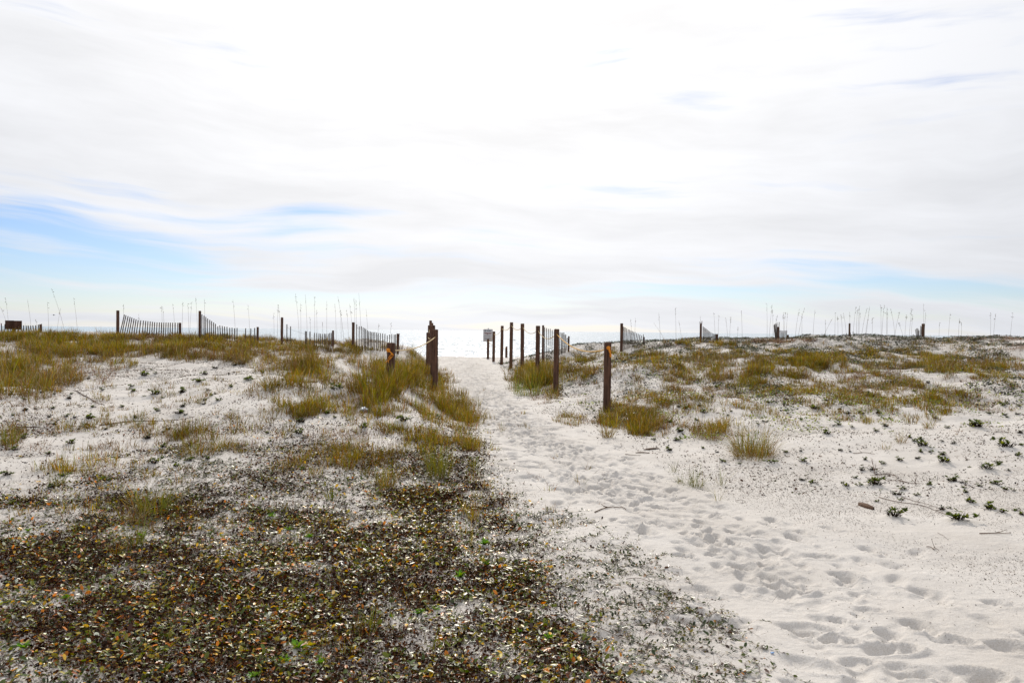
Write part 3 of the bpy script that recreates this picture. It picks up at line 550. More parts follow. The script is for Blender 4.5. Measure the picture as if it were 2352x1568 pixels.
# ------------------------------------------------------------------ solid shapes
def tube(pts, rad, nseg=6, close=True):
    pts = np.asarray(pts, float); n = len(pts); rad = np.asarray(rad, float) * np.ones(n)
    t = np.gradient(pts, axis=0); t /= np.linalg.norm(t, axis=1)[:, None] + 1e-9
    ref = np.where(np.abs(t[:, 2:3]) > .9, np.array([[1.0, 0, 0]]), np.array([[0, 0, 1.0]])); a = np.cross(t, ref); a /= np.linalg.norm(a, axis=1)[:, None]; b = np.cross(t, a)
    th = np.arange(nseg) * 2 * PI / nseg
    V = (pts[:, None] + (a[:, None] * np.cos(th)[None, :, None] + b[:, None] * np.sin(th)[None, :, None]) * rad[:, None, None]).reshape(-1, 3)
    k = np.arange(nseg); q = []
    for i in range(n - 1): q.append(np.stack([i * nseg + k, i * nseg + (k + 1) % nseg, (i + 1) * nseg + (k + 1) % nseg, (i + 1) * nseg + k], -1))
    V = np.concatenate([V, pts[[0, -1]]]); o = n * nseg
    T = np.concatenate([np.stack([np.full(nseg, o), (k + 1) % nseg, k], -1), np.stack([np.full(nseg, o + 1), (n - 1) * nseg + k, (n - 1) * nseg + (k + 1) % nseg], -1)])
    return V, np.concatenate(q), T, np.ones((len(V), 3))
def box(c, ax, ay, az_):
    """Box centred at c with half-axis vectors."""
    c, ax, ay, az_ = map(lambda v: np.asarray(v, float), (c, ax, ay, az_)); V = []
    for k in range(8): V.append(c + ax * (1 if k & 1 else -1) + ay * (1 if k & 2 else -1) + az_ * (1 if k & 4 else -1))
    return np.array(V), np.array([[0, 2, 3, 1], [4, 5, 7, 6], [0, 1, 5, 4], [2, 6, 7, 3], [0, 4, 6, 2], [1, 3, 7, 5]]), np.zeros((0, 3), int), np.ones((8, 3))
def solid(name, parts, m, parent=None, smooth=False):
    V, Q_, T_, K = merge(parts if isinstance(parts, list) else [parts])
    return fastmesh(name, V, Q_, T_, m, None, smooth, parent)
def post_geo(w, h, seed, lean=(0, 0), cham=0.14, cracks=True):
    """Weathered timber post, rounded square, chamfered top, checked grain; base at z=0, sunk 0.25 m."""
    r = np.random.default_rng(seed); n = 28; th = np.arange(n) * 2 * PI / n + 0.11; p = 5.0
    rad = (np.abs(np.cos(th)) ** p + np.abs(np.sin(th)) ** p) ** (-1 / p) * w / 2
    groove = np.zeros(n)
    if cracks:
        for k in r.integers(0, n, 4): groove[k] = r.uniform(.006, .016)
    zs = np.concatenate([[-.25], np.linspace(0, h - cham * w, 14), [h - cham * w * .5, h - cham * w * .12, h]]); sc = np.concatenate([[1], np.linspace(1.02, .985, 14), [.95, .84, .72]])
    V = []
    for k, (z, s_) in enumerate(zip(zs, sc)):
        rr = rad * s_ - groove * (0.5 + 0.5 * math.sin(z * 5 + seed)) + r.normal(0, .0012, n)
        V.append(np.stack([rr * np.cos(th) + lean[0] * max(z, 0), rr * np.sin(th) + lean[1] * max(z, 0), np.full(n, z) + (r.normal(0, .003, n) if k == len(zs) - 1 else 0)], -1))
    V = np.concatenate(V); k = np.arange(n); q = [np.stack([i * n + k, i * n + (k + 1) % n, (i + 1) * n + (k + 1) % n, (i + 1) * n + k], -1) for i in range(len(zs) - 1)]
    V = np.concatenate([V, [[lean[0] * h, lean[1] * h, h + .002]]]); top = (len(zs) - 1) * n; T = np.stack([top + k, top + (k + 1) % n, np.full(n, len(V) - 1)], -1)
    return V, np.concatenate(q), T, np.ones((len(V), 3))
def make_post(u, vt, y, w, label, group='timber posts lining the sand walkway', base_drop=0.0):
    t = at(u, vt, y); g = float(hgt(t[0], t[1])); h = t[2] - g
    o = solid('rope_post', post_geo(w, h, int(u), (rng.normal(0, .006), rng.normal(0, .006))), M_post); o.location = (t[0], t[1], g); o.rotation_euler = (0, 0, rng.normal(0, .05))
    tag(o, label, 'post', group); return np.array([t[0], t[1], t[2]])
# posts: u, v of the top, distance, width
RP = [make_post(*a) for a in [
 (1395.5, 786, 16.0, .142, 'thick brown timber post with an orange rope knot, nearest of its row'),
 (1278, 755.5, 21.8, .142, 'brown timber post second from the knotted orange one, standing in tall grass'),
 (1235.5, 748, 26.0, .142, 'timber post beside the narrow slat fence, third from the orange knot'),
 (1200.5, 743, 30.6, .142, 'dark timber post fourth from the orange knot, its foot behind grass'),
 (1174.3, 740, 34.2, .142, 'tallest reaching timber post of the row beyond the walkway bend'),
 (1152.8, 748, 38.0, .142, 'dark timber post on bare sand between the tallest one and the sign'),
 (1134.2, 761, 42.0, .142, 'dark post whose shaft overlaps the edge of the white sign'),
 (1121.2, 778, 46.0, .142, 'shortest looking dark post directly in front of the white sign')]]
RP.append(make_post(1163.2, 795.5, 49.5, .142, 'low grey brown post far off on the sand where the rope dips'))
LPT = [make_post(*a) for a in [
 (897.5, 787, 15.2, .145, 'thick grey brown timber post with frayed orange rope tails, deep in dune grass'),
 (1000.8, 756.5, 21.8, .142, 'dark timber post in front of the bunched posts, carrying the sagging tan rope'),
 (994.8, 747, 25.5, .142, 'dark post just behind the front one of the bunched row'),
 (983.2, 763.5, 29.5, .142, 'lowest dark post at the grassy side of the bunch'),
 (986.0, 747, 33.5, .142, 'dark post of the bunch with sky showing past its shaft'),
 (992.0, 741.5, 37.5, .142, 'dark post near the far end of the bunched row'),
 (989.8, 736, 41.5, .142, 'farthest post of the bunch, its top the highest against the sky')]]
def sag(a, b, s, n=12):
    t = np.linspace(0, 1, n)[:, None]; p = a + (b - a) * t; p[:, 2] -= (4 * s * t * (1 - t))[:, 0]; return p
def rope(posts, drops, sags, label, m, r=.011, name='rope'):
    A = [p - np.array([0, .0, d]) for p, d in zip(posts, drops)]; pts = []
    for a, b, s in zip(A[:-1], A[1:], sags): pts.append(sag(a, b, s)[:-1])
    pts.append(A[-1][None]); P = np.concatenate(pts)
    o = solid(name, tube(P, r, 6), m, smooth=True); tag(o, label, 'rope', 'ropes strung between the walkway posts'); return o, A
def rope_knot(o, c, tail, m):
    """Knot against the face of a post with a hanging frayed tail."""
    parts = []; c = np.array(c)
    th = np.linspace(0, 2 * PI, 14)
    parts.append(tube(np.stack([c[0] + .028 * np.cos(th), c[1] + .008 * np.sin(2 * th), c[2] + .026 * np.sin(th)], -1), .014, 6))
    parts.append(tube(np.stack([c[0] + .012 * np.cos(th + 1), c[1] - .016 + .008 * np.sin(3 * th), c[2] + .014 * np.sin(th)], -1), .013, 6))
    solid('knot', parts, m, o, True)
    tl = []
    for k in range(4):
        q = np.array([[c[0] + dx + rng.normal(0, .004 + .008 * i), c[1] - .02 + rng.normal(0, .004), c[2] + dz] for i, (dx, dz) in enumerate(tail)])
        f = np.linspace(0, 1, 10); qi = np.stack([np.interp(f, np.linspace(0, 1, len(q)), q[:, a]) for a in range(3)], -1); tl.append(tube(qi, np.linspace(.009, .004, 10), 5))
    solid('frayed_tail', tl, m, o, True)
r1, A1 = rope(RP[:2], [.13, .13], [.22], 'thick orange yellow rope sagging from the near knotted post', M_ropey, .012)
rope_knot(r1, A1[0] + np.array([.01, -.082, .02]), [(0, 0), (.02, -.07), (.035, -.13), (.05, -.19)], M_orange)
rope(RP[1:], [.13, .15, .13, .13, .13, .13, .15, .07], [.20, .17, .15, .15, .15, .14, .20], 'thin tan rope looping through the whole far row of posts to the sign', M_rope, .011)
r2, A2 = rope(LPT[:2], [.14, .20], [.12], 'tan rope rising from the grassy knotted post to the bunched posts', M_rope, .013)
rope_knot(r2, A2[0] + np.array([-.035, -.085, .0]), [(0, 0), (.07, -.06), (.085, -.10), (.03, -.17), (-.02, -.24)], M_orange)
rope(LPT[1:], [.20, .17, .17, .17, .17, .17], [.15] * 5, 'pale rope seen in the gaps between the bunched dark posts', M_rope, .011)

# ------------------------------------------------------------------ sand fences
def pole(u, vt, y, w, parent, vb=None, seed=0, name='post'):
    t = at(u, vt, y); g = float(hgt(t[0], t[1])); V, q, T, K = post_geo(w, t[2] - g, seed + int(u), (0, 0), .12, False)
    o = fastmesh(name, V + np.array([t[0], t[1], g]) - np.array(parent.location), q, T, M_post, parent=parent); return o
def fence(cr, y0, y1, posts, slats, label, wires=(.12, .55), lean=0.0):
    """Slat-and-wire sand fence. posts: (cx, cy, w); slats: (cx_top, cy_top[, cx_bottom])."""
    allx = [p[0] for p in posts] + [s_[0] for s_ in slats]; xa, xb = min(allx), max(allx)
    xsp = abs(at(*cr(xb, 400), y0)[0] - at(*cr(xa, 400), y0)[0]); ysp = math.sqrt(max(0.02, (max(len(slats), 4) * .092) ** 2 - xsp ** 2)); y1 = y0 + min(ysp, 3.0); yy = lambda cx: y0 + (y1 - y0) * (cx - xa) / (xb - xa + 1e-6)
    u0, v0 = cr(*posts[0][:2]); b = at(u0, v0, yy(posts[0][0])); e = empty('sand_fence', (b[0], b[1], float(hgt(b[0], b[1])))); L0 = np.array(e.location)
    tag(e, label, 'fence', 'wooden slat fences on the dune crest')
    for cx, cy, w in posts: u, v = cr(cx, cy); pole(u, v, yy(cx), w, e)
    P = []; tops = []
    for s_ in slats:
        u, v = cr(s_[0], s_[1]); y = yy(s_[0]); t = at(u, v, y); bx = at(cr(s_[2] if len(s_) > 2 else s_[0] - lean, s_[1])[0], v, y)[0]
        g = float(hgt(bx, y)) - .06; bt = np.array([bx, y, g]); d = (t - bt); c = (t + bt) / 2; dn = d / np.linalg.norm(d); side = np.array([1, min((y1 - y0) / max(xsp, .2), .95), 0]); side -= dn * side.dot(dn); side /= np.linalg.norm(side); fr = np.cross(dn, side)
        solid('slat', box(c - L0, side * .0165, fr * .007, d / 2), M_slat, e); tops.append((t, dn))
    for k, wd in enumerate(wires):
        pts = []
        for t, dn in tops:
            q = t - dn * wd
            if q[2] < hgt(q[0], q[1]) + .02: q[2] = hgt(q[0], q[1]) + .02
            pts.append(q - np.array([0, .009, 0]) - L0)
        if len(pts) > 2: solid('wire', tube(np.array(pts), .003, 4), M_wire, e)
    return e
c1 = crop(0, 900, 3.36); c2 = crop(600, 900, 3.36); c5 = crop(1900, 950, 3.2667); c6 = crop(2500, 950, 2.875); c4 = crop(1540, 1000, 3.92); cb = crop(0, 1020, 15.68)
fence(crop(0, 1020, 15.68), 30, 30.4, [(2065, 480, .075)], [(60, 425, 105), (250, 470, 245), (395, 560, 395), (545, 560, 545), (790, 560, 795), (930, 560, 935), (1085, 560, 1085), (1200, 530, 1205), (1330, 545, 1345), (1435, 545, 1480), (1555, 545, 1580), (1670, 540, 1715), (1810, 530, 1830), (1950, 495, 1955), (2105, 455, 2140)], 'low grey slat fence behind the brown wooden board, ending at a broken post')
xs1 = [1355, 1372, 1395, 1417, 1437, 1460, 1482, 1505, 1533, 1562, 1587, 1611, 1636, 1660, 1684, 1710, 1736, 1760, 1784, 1808, 1832, 1855, 1880, 1908, 1936]
tp1 = np.interp(xs1, [1355, 1417, 1505, 1600, 1700, 1936], [400, 425, 460, 470, 484, 489]); ln = np.interp(xs1, [1355, 1480, 1600, 1940], [56, 30, 12, 2])
fence(c1, 30, 34, [(1283, 355, .095), (1960, 489, .08)], [(x, t, x - l) for x, t, l in zip(xs1, tp1, ln)], 'slat fence with its first slats leaning steeply away from a tall post')
fence(c2, 30, 34.5, [(160, 360, .085), (790, 535, .075)], [(183, 398), (205, 412), (225, 425), (245, 442), (268, 457), (288, 470), (310, 485), (330, 500), (355, 527, 362), (377, 517, 390), (403, 523, 415), (428, 530, 438), (455, 533, 460), (485, 543, 490), (510, 543, 514), (538, 548), (565, 545), (658, 548), (715, 550), (757, 545)], 'slat fence sweeping down evenly from a tall thin post beside grass plumes')
fence(c2, 31, 36, [(1055, 430, .085), (1610, 573, .075)], [(1108, 505), (1148, 527), (1308, 580), (1320, 582), (1358, 585), (1408, 598), (1433, 600), (1457, 605), (1475, 608), (1497, 610), (1517, 608), (1532, 610), (1557, 608), (1573, 600), (1590, 597)], 'nearly buried slat fence with wide gaps and short stubs in grass')
fence(c2, 32, 37, [(1830, 484, .10), (2313, 607, .085)], [(1868, 507), (1895, 527), (1918, 527), (1937, 540), (1955, 547), (1968, 558), (1985, 570), (2000, 580), (2017, 585), (2032, 590), (2048, 590), (2065, 590), (2085, 595), (2102, 600), (2125, 602), (2150, 605), (2175, 610), (2200, 628), (2227, 618), (2250, 612), (2275, 617), (2290, 615), (2330, 605, 2322)], 'long slat fence just behind the grassy post with orange rope tails')
fence(c4, 34, 39, [(862, 210, .09), (1188, 348, .07)], [(882, 235), (905, 245), (928, 255), (952, 255), (977, 270), (1003, 275), (1028, 285), (1052, 292, 1058), (1078, 300, 1072), (1098, 305, 1088), (1112, 305, 1098), (1127, 302, 1110), (1140, 325, 1125), (1152, 330, 1138), (1167, 370, 1150), (1178, 375)], 'narrow slat fence seen between two walkway posts above the dark creepers')
fence(c5, 33, 36, [(374, 318, .115), (610, 462, .06)], [(390, 352, 385), (400, 358, 396), (412, 362, 408), (427, 370, 420), (443, 381, 432), (457, 386, 445), (472, 394, 458), (487, 400, 470), (501, 408, 482), (516, 410, 497), (533, 422, 512), (550, 430, 530), (568, 437, 545), (585, 447, 560), (603, 435)], 'slat fence stepping down from a thick round topped post on the bare crest')
g_ = fence(c5, 34, 36, [(1212, 322, .085), (1381, 432, .08)], [(1236, 350), (1247, 360), (1258, 368), (1269, 376), (1281, 385), (1293, 395), (1305, 403), (1318, 412), (1332, 420), (1345, 428), (1356, 432), (1366, 430), (1390, 430)], 'slat fence starting at a split post with a forked top')
for cx, cy, bx in ((1200, 300, 1208), (1224, 292, 1219)):
    u, v = c5(cx, cy); t = at(u, v, 34); ub, vb_ = c5(bx, 335); bt = at(ub, vb_, 34); L0 = np.array(g_.location)
    solid('fork_prong', tube(np.array([bt, (t + bt) / 2, t]) - L0, [.022, .018, .010], 6), M_post, g_)
fence(c5, 34, 36, [(2031, 355, .085), (2131, 440, .09)], [(1984, 337, 2008), (1990, 328, 2012), (1998, 322, 2016), (2008, 322, 2020), (2018, 308, 2022), (2041, 305, 2034), (2048, 392, 2052), (2060, 392, 2065), (2072, 395, 2075), (2084, 397, 2084), (2096, 395, 2092), (2108, 395, 2104), (2122, 393, 2118)], 'collapsed slat fence with a bundle of slats fanned behind its dark post')
fence(c6, 35, 36, [(727, 280, .07)], [(573, 408, 585), (590, 403, 605), (605, 398, 620), (622, 400, 630), (640, 388, 655), (655, 383, 668), (668, 380, 682), (682, 378, 692), (700, 373, 706), (718, 372, 718), (735, 365, 738), (758, 358, 765), (770, 370, 775)], 'sunken slat fence, only stub tops around one thin post on a sand mound')
fence(c6, 35, 36, [(1413, 283, .11)], [(1340, 336, 1355), (1350, 328, 1360), (1357, 324, 1366), (1366, 330, 1372), (1373, 345, 1376), (1389, 303, 1385), (1397, 308, 1392)], 'last slat fence remnant, pale crooked slats against a stout post')

# brown board on its post, seen from behind
a = at(*cb(680, 500), 29.3); g = float(hgt(a[0], a[1])); e = empty('board_sign', (a[0], a[1], g)); L0 = np.array(e.location)
tag(e, 'dark brown two board wooden sign back standing in tall grass', 'sign')
pa, pb, pm = at(*cb(268, 278), 29.3), at(*cb(1105, 740), 29.3), at(*cb(705, 500), 29.3); zc = (pa[2] + pb[2]) / 2; hz_ = (pa[2] - pb[2]) / 2
for x0, x1, nm in ((pa[0], pm[0] - .004, 'board'), (pm[0] + .004, pb[0], 'board')):
    o = solid(nm, box(np.array([(x0 + x1) / 2, 29.3, zc + (.0 if x0 == pa[0] else -.008)]) - L0, [(x1 - x0) / 2, 0, 0], [0, .014, 0], [0, 0, hz_]), M_board, e)
solid('post', box(np.array([at(*cb(650, 500), 29.3)[0], 29.37, (zc + g) / 2]) - L0, [.045, 0, 0], [0, .045, 0], [0, 0, (zc - g) / 2 + .15]), M_post, e)
solid('rail', box(np.array([(pa[0] + pb[0]) / 2, 29.325, zc - hz_ * .6]) - L0, [(pb[0] - pa[0]) / 2 * .94, 0, 0], [0, .01, 0], [0, 0, .03]), M_post, e)

# white notice sign
cs_ = crop(1540, 1040, 11.2); YS = 51.0; pa, pb = at(*cs_(290, 290), YS), at(*cs_(630, 745), YS); cxw, czw = (pa[0] + pb[0]) / 2, (pa[2] + pb[2]) / 2; hw, hh = (pb[0] - pa[0]) / 2, (pa[2] - pb[2]) / 2
g = float(hgt(cxw, YS)); e = empty('notice_sign', (cxw, YS, g)); tag(e, 'white notice board with round emblem and lines of small print behind the far posts', 'sign')
th = []; rc = .05
for cx, cz, a0 in ((hw - rc, hh - rc, 0), (-hw + rc, hh - rc, 90), (-hw + rc, -hh + rc, 180), (hw - rc, -hh + rc, 270)):
    for k in range(5): t = math.radians(a0 + k * 22.5); th.append((cx + rc * math.cos(t), cz + rc * math.sin(t)))
th = np.array(th); n = len(th); zc = czw - g
Vp = np.concatenate([np.stack([th[:, 0], np.full(n, y_), th[:, 1] + zc], -1) for y_ in (-.008, .008)] + [[[0, -.008, zc], [0, .008, zc]]])
k = np.arange(n); kn = (k + 1) % n
fastmesh('panel', Vp, np.stack([k, kn, kn + n, k + n], -1), np.concatenate([np.stack([kn, k, np.full(n, 2 * n)], -1), np.stack([k + n, kn + n, np.full(n, 2 * n + 1)], -1)]), M_sign, parent=e)
solid('post', box([0.02, .055, (zc + hh + .06) / 2 - .1], [.04, 0, 0], [0, .04, 0], [0, 0, (zc + hh + .06) / 2 + .1]), M_sign, e)
sxy = lambda cx, cy: ((cx - 460) / 340 * 2 * hw, zc + (517 - cy) / 455 * 2 * hh)
ex, ez = sxy(360, 350); tt = np.linspace(0, 2 * PI, 17)
solid('emblem', [tube(np.stack([ex + .048 * np.cos(tt), np.full(17, -.012), ez + .048 * np.sin(tt)], -1), .009, 4), box([ex, -.012, ez], [.016, 0, .0], [0, .002, 0], [0, 0, .016])], M_ink, e)
def words_row(cy, x0, x1, hgt_, m, name, gap=.35, seed=1):
    r = np.random.default_rng(seed); x = x0; P = []
    while x < x1:
        w = r.uniform(7, 16); x2 = min(x + w, x1); (a_, z_), (b_, _) = sxy(x, cy), sxy(x2, cy); P.append(box([(a_ + b_) / 2, -.011, z_], [(b_ - a_) / 2, 0, 0], [0, .002, 0], [0, 0, hgt_ * r.uniform(.7, 1)])); x = x2 + w * gap
    return P
solid('heading', words_row(342, 410, 570, .020, M_ink, 'h', .25, 3) + words_row(362, 430, 560, .008, M_ink, 'h', .3, 4), M_ink, e)
solid('warning_text', words_row(432, 325, 590, .024, M_ink2, 'w', .2, 5) + words_row(455, 350, 570, .018, M_ink2, 'w', .2, 6), M_ink2, e)
ex, ez = sxy(447, 468); solid('warning_symbol', tube(np.stack([ex + .03 * np.cos(tt), np.full(17, -.014), ez + .03 * np.sin(tt)], -1), .007, 4), M_ink2, e)
sp_ = []
for k_, cy in enumerate((510, 528, 546, 562, 600, 618, 636, 654, 672)): sp_ += words_row(cy, 322, 575 if k_ % 3 else 545, .008, M_ink3, 's', .3, 10 + k_)
solid('small_print', sp_, M_ink3, e)

# ------------------------------------------------------------------ sea oat stalks on the crest
ST = [(c1, [(5, 318, 115, 470), (60, 215, 100, 470), (297, 232, 345, 580), (515, 265, 530, 560), (560, 118, 715, 570), (800, 215, 845, 560), (660, 330, 618, 560), (1345, 285, 1345, 400), (1760, 300, 1765, 500), (1772, 320, 1790, 500), (1880, 280, 1905, 500), (1990, 260, 1985, 500), (2045, 280, 2055, 560), (2090, 260, 2065, 560), (2130, 210, 2150, 560), (2225, 230, 2228, 580), (1510, 395, 1525, 500), (390, 450, 400, 560)]),
 (c2, [(520, 240, 550, 600), (683, 290, 705, 560), (1010, 290, 1005, 580), (1014, 292, 1045, 440), (962, 385, 968, 590), (1200, 170, 1245, 620), (1255, 275, 1260, 620), (1308, 180, 1330, 620), (1408, 210, 1410, 620), (1430, 350, 1435, 620), (1542, 250, 1540, 640), (1630, 285, 1645, 650), (1662, 200, 1735, 680), (1690, 350, 1698, 690), (1790, 285, 1835, 480), (1838, 215, 1850, 480), (1858, 235, 1865, 500), (1890, 165, 1920, 600), (1968, 335, 1995, 600), (1360, 430, 1365, 620), (1757, 345, 1780, 680), (2245, 490, 2230, 640), (2110, 490, 2095, 590), (1495, 480, 1497, 620)]),
 (c5, [(468, 275, 485, 400), (520, 262, 513, 400), (765, 205, 785, 480), (710, 310, 840, 480), (942, 158, 948, 480), (978, 290, 1010, 480), (1205, 240, 1215, 300), (1348, 205, 1365, 430), (1402, 235, 1395, 440), (1475, 260, 1497, 470), (1530, 250, 1515, 470), (1640, 185, 1650, 490), (1605, 355, 1600, 480), (1910, 110, 1912, 490), (1968, 120, 1935, 490), (1970, 170, 1975, 480), (2025, 230, 1960, 400), (2085, 200, 2085, 480), (2105, 205, 2095, 480), (2130, 200, 2115, 480), (2255, 165, 2210, 480), (2310, 150, 2240, 470), (2280, 215, 2280, 480)]),
 (c6, [(405, 155, 385, 430), (500, 250, 502, 420), (568, 235, 465, 425), (595, 180, 590, 400), (615, 210, 618, 400), (648, 200, 660, 380), (670, 180, 700, 380), (728, 175, 728, 280), (785, 130, 760, 390), (800, 150, 790, 395), (820, 120, 805, 400), (826, 180, 815, 400), (890, 135, 835, 400), (915, 120, 880, 400), (905, 200, 870, 400), (940, 230, 938, 380), (1017, 110, 1020, 400), (1050, 105, 1025, 400), (1075, 130, 1070, 400), (1082, 180, 1078, 400), (1112, 145, 1150, 390), (1190, 180, 1145, 390), (1180, 270, 1230, 400), (1258, 200, 1240, 410), (1308, 140, 1280, 420), (1315, 200, 1300, 420), (1415, 95, 1418, 280), (1437, 180, 1425, 280), (1565, 270, 1560, 435), (1665, 185, 1645, 430), (1750, 235, 1742, 420), (1770, 270, 1768, 420), (2040, 180, 2040, 400), (2090, 190, 2065, 410), (2250, 180, 2225, 400)])]
M_stalk = flat('dry_stalk', (0.14, 0.105, 0.06), 0.7)
LANDS = [(25, 'the brown wooden board'), (85, 'the broken fence end post'), (270, 'the post with steeply leaning slats'), (345, 'the leaning slat fence'), (458, 'the tall thin fence post'), (530, 'the evenly sweeping slats'), (647, 'the nearly buried slat fence'), (720, 'the fence stubs in grass'), (808, 'the fence behind the orange tailed post'), (880, 'the long slat fence'), (960, 'the bunched dark posts'),
 (1248, 'the narrow slat fence'), (1427, 'the round topped fence post'), (1500, 'the stepping slat fence'), (1560, 'bare crest'), (1609, 'the forked fence post'), (1660, 'the forked post fence end'), (1720, 'the grassy crest'), (1787, 'the collapsed slat fence'), (1850, 'the open crest'), (1950, 'the thin post on the mound'), (2000, 'the sand mound'), (2060, 'the crest dip'), (2121, 'the stout end post'), (2200, 'the empty far crest'), (2300, 'the farthest crest')]
from collections import defaultdict
cnt = defaultdict(int); rows = []
for cr, lst in ST:
    for cx, cy, bx, by in lst:
        u, v = cr(cx, cy); ub, vb = cr(bx, by); rows.append((u, v, ub, vb))
for u, v, ub, vb in sorted(rows):
    y = rng.uniform(31, 35.5); t = at(u, v, y); b = at(ub, vb, y); g = float(hgt(b[0], y)); b[2] = g - .03; d = t - b
    n = 9; f = np.linspace(0, 1, n)[:, None]; P = b + d * f; P[:, 0] += (0.06 * np.sin(f[:, 0] * PI)) * (1 if d[0] < 0 else -1) * abs(d[0]) ** .5; P = P - b
    h = d[2]; e = empty('sea_oat_stalk', tuple(b)); near_l = min(LANDS, key=lambda q: abs(q[0] - u))[1]
    ll = 'upright' if abs(d[0]) < .06 * h else ('strongly bowed' if abs(d[0]) > .3 * h else ('leaning inland side' if False else ('tilted' if abs(d[0]) > .13 * h else 'slightly tilted')))
    hl = 'very tall' if h > 1.55 else ('tall' if h > 1.2 else ('medium' if h > .85 else 'short'))
    tag(e, f'{hl} {ll} dry sea oat stalk by {near_l}', 'grass stalk', 'dry sea oat stalks against the sky')
    solid('stem', tube(P, np.linspace(.0052, .0026, n), 4), M_stalk, e)
    hd = []
    for k in range(int(rng.integers(3, 11))):
        q = P[-1] + (P[-2] - P[-1]) * rng.uniform(0, 1.6); dd = np.array([rng.normal(0, .03), rng.normal(0, .02), rng.uniform(-.04, .03)]); hd.append(tube(np.array([q, q + dd * .5, q + dd]), [.002, .008, .002], 4))
    solid('seed_head', hd, M_stalk, e)

# ------------------------------------------------------------------ single grass tufts
def tuft(u, v, hpx, n, sprd, label, style='gold', wire=False, leanmul=1.0):
    p = gp(u, v); y = p[1]; h = hpx * y / F
    N = n; a = rng.uniform(0, 2 * PI, N); r = np.sqrt(rng.random(N)) * sprd; B = np.tile(p, (N, 1)); B[:, 0] += r * np.cos(a); B[:, 1] += r * np.sin(a); B[:, 2] = hgt(B[:, 0], B[:, 1]) - .01
    L = h * rng.uniform(.4, 1.15, N); lean = np.clip(np.abs(rng.normal(.22 * leanmul, .2 * leanmul, N)), 0, .93); curl = np.clip(rng.normal(.25, .22, N), 0, .8)
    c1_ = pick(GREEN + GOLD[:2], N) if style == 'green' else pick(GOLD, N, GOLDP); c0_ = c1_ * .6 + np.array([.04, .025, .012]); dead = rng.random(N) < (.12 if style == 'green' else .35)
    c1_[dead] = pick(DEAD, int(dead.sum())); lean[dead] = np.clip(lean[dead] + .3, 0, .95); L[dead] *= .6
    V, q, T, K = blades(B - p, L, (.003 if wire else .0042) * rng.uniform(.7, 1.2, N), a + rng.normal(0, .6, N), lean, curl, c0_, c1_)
    e = fastmesh('grass_tuft', V, q, T, M_grass, K); e.location = tuple(p); tag(e, label, 'grass tuft', 'single tufts of grass'); return e
cB = crop(1900, 1250, 2.94); cC = crop(0, 1200, 2.1382); cE2 = crop(1000, 1250, 2.6133); cD = crop(0, 1650, 2.6133); cE = crop(900, 1650, 2.6133); cA = crop(2500, 1250, 2.8753); cG = crop(2500, 1650, 2.79)
